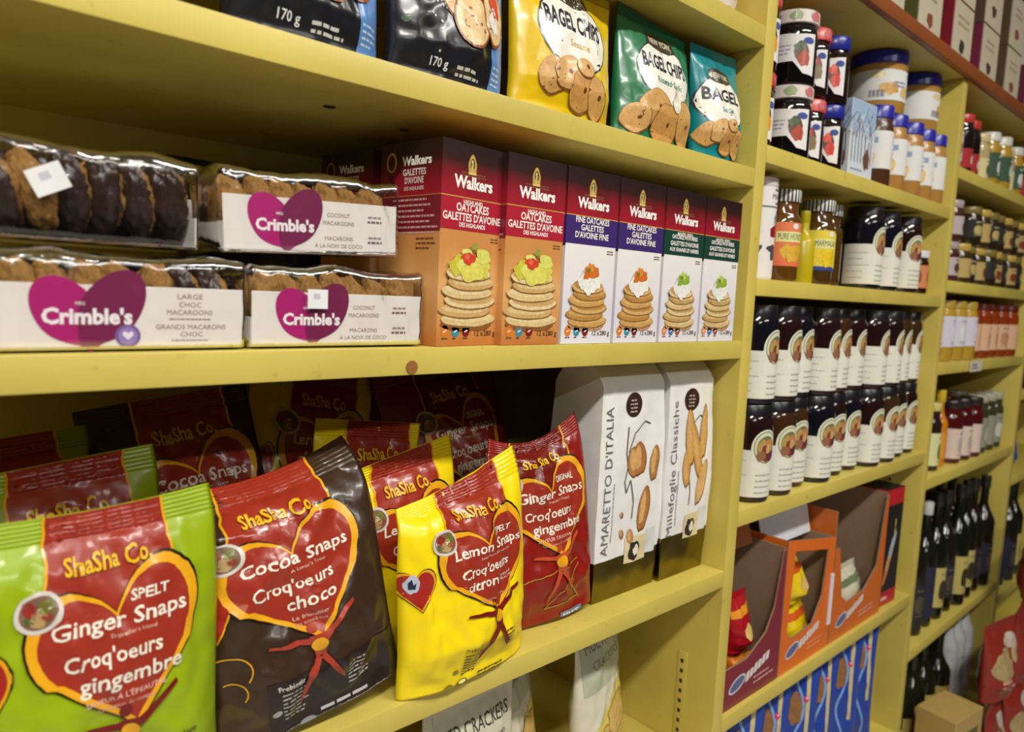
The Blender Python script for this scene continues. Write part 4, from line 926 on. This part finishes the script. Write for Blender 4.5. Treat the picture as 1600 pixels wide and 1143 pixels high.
def display_carton(x0, x1, outer, label, kind, y0=.008, d=.22, h=.245):
    w = x1-x0; t = thing('display_carton', ((x0+x1)/2, y0+d/2, ZK+.0004), label, 'carton', 'display cartons of cookies'); inn = '#8c7058'; th = .003
    box('carton_base', -w/2+.0032, w/2-.0032, -d/2+.0032, d/2-.0032, .0005, .003, M(inn, 'brown'), t, 0)
    if kind == 'window': P = [(0, 0), (w, 0), (w, h-.03), (0, h), (0, .10), (.022, .10), (.03, h-.024), (w-.028, h-.048), (w-.040, .11), (w*.62, .065), (.04, .058), (.022, .075), (.022, .0995), (0, .0995)]
    elif kind == 'low': P = [(0, 0), (w, 0), (w, h*.98), (w-.010, h*.98), (w-.035, .11), (w*.62, .072), (w*.3, .066), (.045, .085), (.018, h*.72), (0, h*.72)]
    else: P = [(0, 0), (w, 0), (w, h*.98), (w-.006, h*.98), (w-.026, .135), (w-.05, .098), (w*.4, .07), (.03, .07), (0, .07)]
    fr = extrude('front_panel', P, (-w/2, -d/2, 0), (1, 0, 0), (0, 0, 1), th, outer, inn, t)
    S = [(0, 0), (d-.0035, 0), (d-.0035, h), (0, h)]
    extrude('side_panel', S, (-w/2, d/2-.0002, 0), (0, -1, 0), (0, 0, 1), th, outer, inn, t); extrude('side_panel', S if kind != 'window' else [(0, 0), (d-.0035, 0), (d-.0035, h-.03), (0, h-.03)], (w/2, -d/2+.0033, 0), (0, 1, 0), (0, 0, 1), th, outer, inn, t)
    extrude('back_panel', [(0, 0), (w-.0066, 0), (w-.0066, h), (0, h)], (w/2-.0033, d/2, 0), (-1, 0, 0), (0, 0, 1), th, outer, inn, t)
    A = Art(plane_samp((-w/2, -d/2, 0), (1, 0, 0), (0, 0, 1)), 'card', .05)
    a = .035 if kind != 'low' else .04; ro = R(10)
    A.ell('logo', a+.012, .036, .026, .012, '#c8c0cc', 1, R(16)); A.ell('logo', a+.012, .036, .022, .0085, '#5a6088', 2, R(16))
    rg = random.Random(7)
    for k in range(6):
        x = a+.036+k*.0125; z = .030+k*.0035; A.poly('logo', [(x, z), (x+.0105, z+.002), (x+.0135, z+.019-(k % 2)*.003), (x+.004, z+.016)], '#dcd4d0', 2)
    A.lines('lettering', w*.55, .028, w*.38, .003, .009, 2, '#e0a8a0' if kind != 'window' else '#e8a070', 1, seed=3, rot=R(2))
    A.build(fr); return t
dc1 = display_carton(.986, 1.166, '#7a1c30', 'maroon display carton nearest the first yellow post', 'u', h=.235)
dc2 = display_carton(1.170, 1.362, '#d8681a', 'bright orange display carton with a window, in the middle', 'window')
dc3 = display_carton(1.366, 1.612, '#c8641c', 'orange display carton with a low front, next to the black box', 'low', h=.262)
extrude('lid_flap', [(0, .0), (.180, .0), (.182, .072), (.15, .068), (.125, .080), (.08, .076), (.04, .082), (.0, .074)], (-.0905, -.062, .2145), (1, .0, 0), (0, .22, .97), .002, '#d2d2d8', '#d2d2d8', dc2)
extrude('lid_flap', [(0, 0), (.12, 0), (.12, .036), (.02, .036)], (-.06, -.062, .236), (1, 0, 0), (0, .3, .95), .002, '#9a5a34', '#7a5f48', dc1)
# a white price strip on the orange carton
tag(box('price_strip', 1.3495, 1.3625, .0055, .0075, ZK+.045, ZK+.145, M('#dcd0d4', 'paper'), dc2, 0), None); bpy.context.view_layer.update()
ps = [c for c in dc2.children if c.name.startswith('price_strip')][0]; ps.location = -Vector(dc2.location)
# packs inside the cartons
def lump(name, loc, size, c, label, cat, seed, band=None, rot=(0, 0, 0), fin='film', group='cookie packs inside the cartons'):
    t = thing(name, loc, label, cat, group, rot=tuple(R(a) for a in rot))
    b = Bag(size[0], size[2], size[1]/2, size[1]/2, seed, kind='stand', crum=.006, seal=size[2]*.12, bseal=size[2]*.06, nu=26, nb=26); b.build(t, M(c, fin), 'wrapper')
    if band:
        A = Art(lambda x, z: b.sample(x*size[0], z*size[2]), 'film', .08, .0006, .0002)
        A.poly('wrapper_print', [(-.42, .62), (.42, .70), (.42, .80), (-.42, .74)], band, 0); A.ell('wrapper_print', .02, .40, .20, .12, '#d8b870', 1, wob=.3); A.build(t)
    return t
lump('cookie_pack', (1.112, .058, ZK+.0035), (.075, .07, .052), '#d06a14', 'orange cookie pack low in the maroon carton', 'pack', 2, '#e8a040')
lump('cookie_pack', (1.100, .062, ZK+.0560), (.07, .07, .10), '#a00f1c', 'red cookie pack stacked high in the maroon carton', 'pack', 3, '#d88a20')
lump('cookie_pack', (1.118, .14, ZK+.0035), (.06, .07, .06), '#4a3418', 'brown and gold cookie pack low in the maroon carton', 'pack', 4, '#c8a070')
lump('cookie_pack', (1.300, .058, ZK+.0035), (.10, .075, .09), '#d8b810', 'yellow cookie pack lowest in the orange window carton', 'pack', 5, '#c8541a', (0, 0, 0))
lump('cookie_pack', (1.288, .062, ZK+.0945), (.075, .07, .095), '#e0c01c', 'yellow cookie pack stacked upright in the orange window carton', 'pack', 6, '#c8541a', (0, 0, 8))
lump('cookie_pack', (1.535, .062, ZK+.0035), (.13, .085, .105), '#c8c4a8', 'cream cookie pack in the low-fronted orange carton', 'pack', 7, '#6a7a58')
t = thing('pizzelle_box', (1.670, .062, ZK+.0004), 'tall black box with red ends, beside the low-fronted carton', 'box', rz=R(-3))
box('carton', -.042, .042, -.048, .048, 0, .262, M('#1a1617', 'card'), t, .001, 1)
for (o_, ux, ww) in (((-.042, -.048, 0), (1, 0, 0), .084), ((-.042, .048, 0), (0, -1, 0), .096)):
    A = Art(plane_samp(o_, ux, (0, 0, 1)), 'card', .06); A.rect('red_foot', .0006, ww-.0006, .0006, .032, '#b01824', 0); A.rect('red_top', .0006, ww-.0006, .226, .2614, '#b81a26', 0); A.lines('lettering', ww*.15, .012, ww*.6, .008, .01, 1, '#e0a8a8', 1)
    for k in range(3): A.ell('picture', ww*(.3+.12*k), .075+.03*k, .009, .03, ['#b8683a', '#c89060', '#a8b0b8'][k], 1+k, R(-25), wob=.2)
    A.lines('lettering', ww*.65, .15, .06, .006, .012, 1, '#b8a038', 1, rot=R(90)); A.build(t)

# ================================================================== blue cookie bags on the low shelf of the second bay
def blue_bag(loc, rot, label, seed):
    t = thing('blue_cookie_bag', loc, label, 'cookie bag', 'blue cookie bags on the low shelf', rot=tuple(R(a) for a in rot)); w, h = .19, .30
    b = Bag(w, h, .030, .024, seed, kind='stand', crum=.005, pinch=.06); b.build(t, M('#1c3f9c', 'film')); A = Art(b.sample, 'film', .008, .0004, .00014)
    A.poly('front_print', [(-.05, .0), (.02, .0), (.0, .12), (.03, .24), (.02, .29), (-.03, .29), (-.02, .2), (-.06, .1)], '#2a78c0', 1)
    for (x0, c) in ((-.075, '#8aa8dc'), (-.045, '#b8c8e8'), (-.012, '#6a98d8'), (.022, '#a8bce0'), (.055, '#7aa0d8')): A.line('front_print', [(x0+.012*math.sin(k*.8), .005+.02*k) for k in range(15)], .005, c, 2)
    A.ell('picture', .050, .20, .016, .03, '#8a6038', 3, wob=.3); A.ell('picture', .0, .10, .014, .02, '#8a5c34', 3, wob=.3); A.rect('front_print', -.075, -.066, .12, .28, '#c8c088', 2)
    for k, (x, z) in enumerate([(-.03, .15), (.02, .11), (-.07, .08), (.07, .22)]): A.ell('picture', x, z, .006, .007, '#c03a5a', 4); A.ell('picture', x+.002, z+.002, .003, .003, '#e0b0c0', 5)
    A.rect('front_print', .07, .078, .1, .27, '#c8b888', 2); A.build(t)
for i, (x, y, rz) in enumerate([(1.10, .09, -52), (1.205, .092, -48), (1.31, .088, -52), (1.415, .092, -47), (1.52, .09, -50), (1.63, .095, -46)]):
    blue_bag((x, y, ZL), (-2, 0, rz), '%s blue cookie bag from the left on the low shelf under the cartons' % ORD[i], 80+i)

# ================================================================== third bay
def plain_art(c, z0=.12, z1=.6, dot=None, cap=None):
    def f(A, r, h):
        A.rect('label', -2.7*r, 2.7*r, h*z0, h*z1, c, 0)
        for a in (-1.6*r, .2*r):
            if dot: A.ell('picture', a, h*(z0+(z1-z0)*.42), .42*r, h*(z1-z0)*.26, dot, 1, wob=.25, seed=a*90)
            A.lines('lettering', a, h*(z0+(z1-z0)*.82), .9*r, .003, .006, 1, cap or '#5a5450', 1, 'C', 3); A.lines('lettering', a, h*(z0+(z1-z0)*.12), .9*r, .002, .005, 1, cap or '#7a746c', 1, 'C', 5)
    return f
K = {
 'spice': vessel('sauce_bottle', 'bottle', .028, .150, '#a88a8c', 'glass', '#d8d4cc', .017, .026, 'bottle', .52, .70, plain_art('#d0b8bc', .12, .55, '#8a5a6a')),
 'ketch': vessel('sauce_jar', 'jar', .030, .135, '#1a1210', 'glass', '#b83a34', .028, .02, 'jar', .86, .86, plain_art('#a01c20', .1, .42, '#d8c8b8')),
 'cream': vessel('sauce_jar', 'jar', .030, .118, '#b8a878', 'glass', '#d0c090', .028, .02, 'jar', .86, .86, plain_art('#d0c490', .1, .5, '#6a5a3a')),
 'pesto': vessel('dressing_jar', 'jar', .032, .135, '#b08a2c', 'glass', '#d2d0c8', .029, .022, 'jar', .86, .84, plain_art('#33503c', .16, .62, '#d8d8d0', '#d8d4c0')),
 'olive': vessel('condiment_jar', 'jar', .031, .094, '#2c2012', 'glass', '#7a6a34', .028, .018, 'jar', .88, .84, plain_art('#1e1a16', .2, .66, '#b8a468', '#b8a878')),
 'gold': vessel('condiment_jar', 'jar', .031, .094, '#3c2c14', 'glass', '#b89c48', .028, .018, 'jar', .88, .84, plain_art('#b0985a', .14, .62, '#7a3a1c')),
 'clear': vessel('condiment_jar', 'jar', .031, .094, '#4a2820', 'glass', '#a8989a', .028, .018, 'jar', .88, .84, plain_art('#b0a4a4', .16, .6, '#5a3a34')),
 'pale': vessel('pepper_jar', 'jar', .036, .190, '#a89a48', 'glass', '#b0a048', .030, .02, 'jar', .8, .86, plain_art('#b0a258', .12, .62, '#d4ccd0')),
 'must': vessel('mustard_jar', 'jar', .034, .145, '#b08e30', 'glass', '#a88a34', .031, .02, 'jar', .88, .88, plain_art('#c8c2d0', .24, .74, '#dcd8e4', '#8a86a0')),
 'chut': vessel('chutney_jar', 'jar', .034, .145, '#8a3410', 'glass', '#5a1a10', .031, .02, 'jar', .88, .88, plain_art('#d0a888', .14, .62, '#b88a68')),
 'caper': vessel('antipasto_jar', 'jar', .030, .165, '#2a1c18', 'glass', '#c8bc70', .026, .02, 'jar', .8, .80, plain_art('#cfcf98', .08, .56, '#4a7a3a')),
 'hot': vessel('hot_sauce_bottle', 'bottle', .022, .190, '#c87818', 'glass', '#c8a828', .012, .03, 'bottle', .45, .66, plain_art('#d08a20', .1, .45, '#b84a20')),
 'berry': vessel('relish_jar', 'jar', .031, .160, '#4a1010', 'glass', '#2a2422', .027, .02, 'jar', .84, .82, plain_art('#d0bcb0', .08, .56, '#c0a8a0')),
 'herb': vessel('relish_jar', 'jar', .031, .160, '#3a3a24', 'glass', '#a8a890', .027, .02, 'jar', .84, .82, plain_art('#8a8a78', .10, .62, '#c8c4b8')),
 'pink': vessel('relish_jar', 'jar', .031, .150, '#2a1418', 'glass', '#b03a54', .029, .022, 'jar', .88, .84),
 'oil': vessel('oil_bottle', 'bottle', .033, .330, '#12160c', 'glass', '#1c1c1a', .013, .035, 'bottle', .32, .66, plain_art('#b8a860', .10, .42, '#3a3420'), n=20),
 'oilw': vessel('oil_bottle', 'bottle', .033, .318, '#161a0e', 'glass', '#c4c4c0', .014, .032, 'bottle', .34, .66, plain_art('#1c2038', .08, .5, '#28305a', '#5a64a0'), n=20),
 'oilk': vessel('oil_bottle', 'bottle', .033, .325, '#1a180e', 'glass', '#22201c', .013, .035, 'bottle', .32, .66, plain_art('#22202a', .12, .4, '#4a4434', '#6a6450'), n=20),
 'tube': vessel('white_bottle', 'bottle', .030, .300, '#c0c2c2', 'plastic', '#8a8a50', .014, .03, 'bottle', .4, .78, plain_art('#c8caca', .2, .6, '#a8aaa8')),
 'vine': vessel('vinegar_bottle', 'bottle', .036, .300, '#1a1c0e', 'glass', '#14140e', .014, .03, 'bottle', .34, .64, plain_art('#b8a050', .14, .46, '#1c1a18'), n=20)}
def row(keys, x0, dx, y, z, where, group, jit=.006, lift=None):
    rg = random.Random(int(z*1000)+int(y*100))
    for i, k in enumerate(keys):
        if not k: continue
        put(K[k], x0+dx*i, y+rg.uniform(-jit, jit), z, '%s from the left %s' % (ORD[i]+' '+K[k].name.split('.')[0].replace('_', ' '), where), group, rg.uniform(-35, 20))
row(['spice', 'ketch', 'ketch', 'cream', 'pesto', 'pesto', 'cream', 'pesto', 'ketch'], 1.848, .075, .046, Z3[0], 'on the highest shelf of the third bay', 'sauces on the highest shelf of the third bay')
row(['clear', 'clear', 'gold', 'olive', 'gold', 'olive', 'gold', 'olive', 'gold', 'olive'], 1.845, .069, .044, Z3[1], 'lower tier on the second shelf of the third bay', 'condiment jars on the second shelf')
row(['clear', 'clear', None, 'olive', 'gold', 'olive', 'olive', 'gold', 'olive', 'gold'], 1.845, .069, .045, Z3[1]+.0945, 'upper tier on the second shelf of the third bay', 'condiment jars on the second shelf', .003)
put(K['pale'], 1.95, .125, Z3[1], 'tall pale yellow pepper jar behind the condiment jars', None, -40)
row(['must', 'must', 'must', 'must', 'chut', 'chut', 'chut', 'chut', 'chut'], 1.850, .076, .046, Z3[2], 'on the third shelf of the third bay', 'mustards and chutneys on the third shelf')
row(['caper', 'caper', 'hot', 'berry', 'berry', 'berry', 'herb', 'herb', 'herb'], 1.850, .076, .046, Z3[3], 'in front on the third bay fourth shelf', 'relishes on the fourth shelf')
row(['pink', 'pink', 'berry', 'pink', 'berry', 'pink', 'herb', 'pink'], 1.870, .080, .120, Z3[3], 'at the back on the third bay fourth shelf', 'relishes on the fourth shelf')
row(['oilw', 'oilk', 'oilw', 'oil', 'oilk', 'oil', 'oil', 'oilk', 'oilk'], 1.848, .076, .046, Z3[4], 'front row of dark oils on the fifth shelf', 'oil bottles on the fifth shelf')
row(['oilk', 'oil', 'oilw', 'oilk', 'oil', 'oilk', 'oil', 'oilk'], 1.880, .078, .125, Z3[4], 'back row of dark oils on the fifth shelf', 'oil bottles on the fifth shelf')
row(['vine', 'vine', 'vine', 'vine', 'vine', 'tube', 'tube', 'tube'], 1.852, .084, .050, Z3[5], 'on the bottom shelf of the third bay', 'bottles on the bottom shelf of the third bay')
row(['vine', 'tube', 'vine', 'vine', 'tube', 'vine'], 1.890, .090, .135, Z3[5], 'back row on the bottom shelf of the third bay', 'bottles on the bottom shelf of the third bay')
t = thing('gift_box', (1.945, -.06, 0), 'cream gift box standing on the floor before the third bay', 'box', rz=R(-8))
box('carton', -.07, .07, -.045, .045, 0, .40, M('#b89a58', 'card'), t, .001, 1); A = Art(plane_samp((-.07, -.045, 0), (1, 0, 0), (0, 0, 1)), 'card', .06); A.rect('label_panel', .02, .12, .22, .36, '#6a5a20', 0); A.lines('lettering', .03, .33, .08, .006, .014, 5, '#c8b070', 1); A.build(t)
# price tag on the board edge of the third shelf
t = thing('price_tag', (2.07, -.0025, Z3[2]-.014), 'small white price tag on the third bay board edge', 'price tag')
box('tag_card', -.045, .045, -.0012, .0012, -.013, .013, M('#c4bcb0', 'paper'), t, .0003, 1); A = Art(plane_samp((-.045, -.0012, -.013), (1, 0, 0), (0, 0, 1)), 'paper', .05); A.lines('lettering', .01, .015, .06, .004, .008, 2, '#5a5664', 0); A.build(t)
# ---- fourth bay, only its left end shows
row(['chut', 'must', 'chut', 'must'], 2.592, .08, .046, 1.65, 'on the highest shelf of the far bay', 'jars in the far bay')
row(['olive', 'gold', 'olive', 'gold'], 2.592, .08, .046, 1.38, 'on the second shelf of the far bay', 'jars in the far bay')
row(['berry', 'pink', 'berry', 'pink'], 2.592, .08, .046, 1.13, 'on the third shelf of the far bay', 'jars in the far bay')
def purple_pack(x, label):
    t = thing('candy_pack', (x, .05, .87), label, 'pack', 'candy packs in the far bay'); b = Bag(.085, .17, .022, .02, int(x*100), kind='stand', crum=.003, nu=20, nb=24); b.build(t, M('#4a3a88', 'film'))
    A = Art(b.sample, 'film', .01, .0005); A.rect('label_panel', -.035, .035, .02, .07, '#2a5aa0', 0); A.rect('label_panel', -.035, .035, .09, .12, '#8a2a5a', 0); A.build(t)
purple_pack(2.60, 'purple and blue candy pack next to the third post'); purple_pack(2.70, 'second purple and blue candy pack in the far bay')
row(['oilk', 'oilw', 'oilk', 'oil'], 2.592, .08, .046, .50, 'on the low shelf of the far bay', 'oil bottles in the far bay')

# ---- boxes standing on the brown board
def top_box(x, z, side, label, k, w=.125, h=.125, d=.11):
    t = thing('tea_box', (x, .065, z), label, 'box', 'cream-fronted boxes on the brown board'); box('carton', -w/2, w/2, -d/2, d/2, 0, h, M(side, 'card'), t, .0008, 1)
    A = Art(plane_samp((-w/2, -d/2, 0), (1, 0, 0), (0, 0, 1)), 'card', .06); A.rect('label_panel', .002, w-.002, .002, h-.002, '#c9bfa6', 0); A.ell('picture', w*.5, h*.3, .016, .013, ['#4a3a34', '#8a4a38', '#3a3a34'][k % 3], 1, wob=.4, seed=k)
    A.lines('lettering', w*.5, h*.72, w*.6, .006, .014, 2, '#a09078', 1, 'C', k); A.build(t)
cs = ['#d0c8bc', '#5a5a34', '#8a1e30', '#7a2a44', '#5a4a34', '#6a2a3a']
nm = ['first', 'second', 'third', 'fourth', 'fifth', 'sixth']
for i in range(6):
    for tier in (0, 1):
        top_box(1.385+i*.192, 1.879+tier*.1256, cs[(i+tier*(i % 2)) % 6] if i else cs[0], '%s box of the %s stack from the left on the brown board' % ('upper' if tier else 'lower', nm[i]), i)

# ---- red cookie bags heaped on a low crate before the far bays
t = thing('display_crate', (2.31, -.115, 0), 'low slatted wooden crate on the floor under the red bags', 'crate')
for x in (-.27, .27):
    for y in (-.08, .08): box('corner_post', x-.015, x+.015, y-.015, y+.015, 0, .16, M('#8a6a3c', 'brown'), t)
for z in (.03, .085, .135):
    for y in (-.103, .103): box('slat', -.285, .285, y-.0075, y+.0075, z-.02, z+.02, M('#9a7a48', 'brown'), t)
for k in range(3): box('slat', -.285, .285, -.0725+k*.0725-.032, -.0725+k*.0725+.032, .1605, .170, M('#9a7a48', 'brown'), t)
def red_bag(loc, rot, label, seed):
    t = thing('red_cookie_bag', loc, label, 'cookie bag', 'red cookie bags heaped on the crate', rot=tuple(R(a) for a in rot)); b = Bag(.17, .20, .034, .03, seed, kind='stand', crum=.006, nu=30, nb=30); b.build(t, M('#8c2a1e', 'film'))
    A = Art(b.sample, 'film', .01, .0006, .0002); A.ell('picture', -.02, .09, .045, .04, '#b09868', 1, wob=.4, seed=seed); A.ell('picture', .04, .12, .02, .026, '#c0a878', 1, wob=.3); A.ell('label_panel', .02, .15, .035, .018, '#c8b8a8', 2); A.lines('lettering', -.04, .05, .07, .006, .012, 3, '#d8a090', 2); A.build(t)
rp = [(2.12, -.115, .171, 4), (2.30, -.125, .171, -6), (2.48, -.12, .171, 8), (2.15, -.105, .375, -10), (2.33, -.11, .375, 6), (2.50, -.105, .375, -6), (2.42, -.10, .58, 7)]
rl = ['left red bag of the bottom layer on the crate', 'middle red bag of the bottom layer on the crate', 'right red bag of the bottom layer on the crate', 'left red bag of the second layer on the crate', 'middle red bag of the second layer on the crate', 'right red bag of the second layer on the crate', 'topmost red bag of the heap by the far bay']
for i, (x, y, z, rz) in enumerate(rp): red_bag((x, y, z), (-2, 0, rz), rl[i], 90+i)

# ================================================================== settle bags so that each stands on its board
bpy.context.view_layer.update()
def low(o):
    z = 9
    for c in [o]+list(o.children_recursive):
        if c.type == 'MESH':
            mw = c.matrix_world
            for v in c.data.vertices: z = min(z, (mw @ v.co).z)
    return z
tops = {'bagel_chip_bag': [ZA], 'cracker_bag': [ZA, ZD], 'cookie_bag': [ZC, ZB], 'amaretti_bag': [ZC], 'wafer_pack': [ZU], 'blue_cookie_bag': [ZL], 'candy_pack': [.87]}
for o in [o for o in sc.objects if o.parent is None and o.type == 'EMPTY']:
    k = o.name.split('.')[0]
    if k in tops:
        l = low(o); zt = min(tops[k], key=lambda z: abs(z-l)); o.location.z += zt+.0003-l
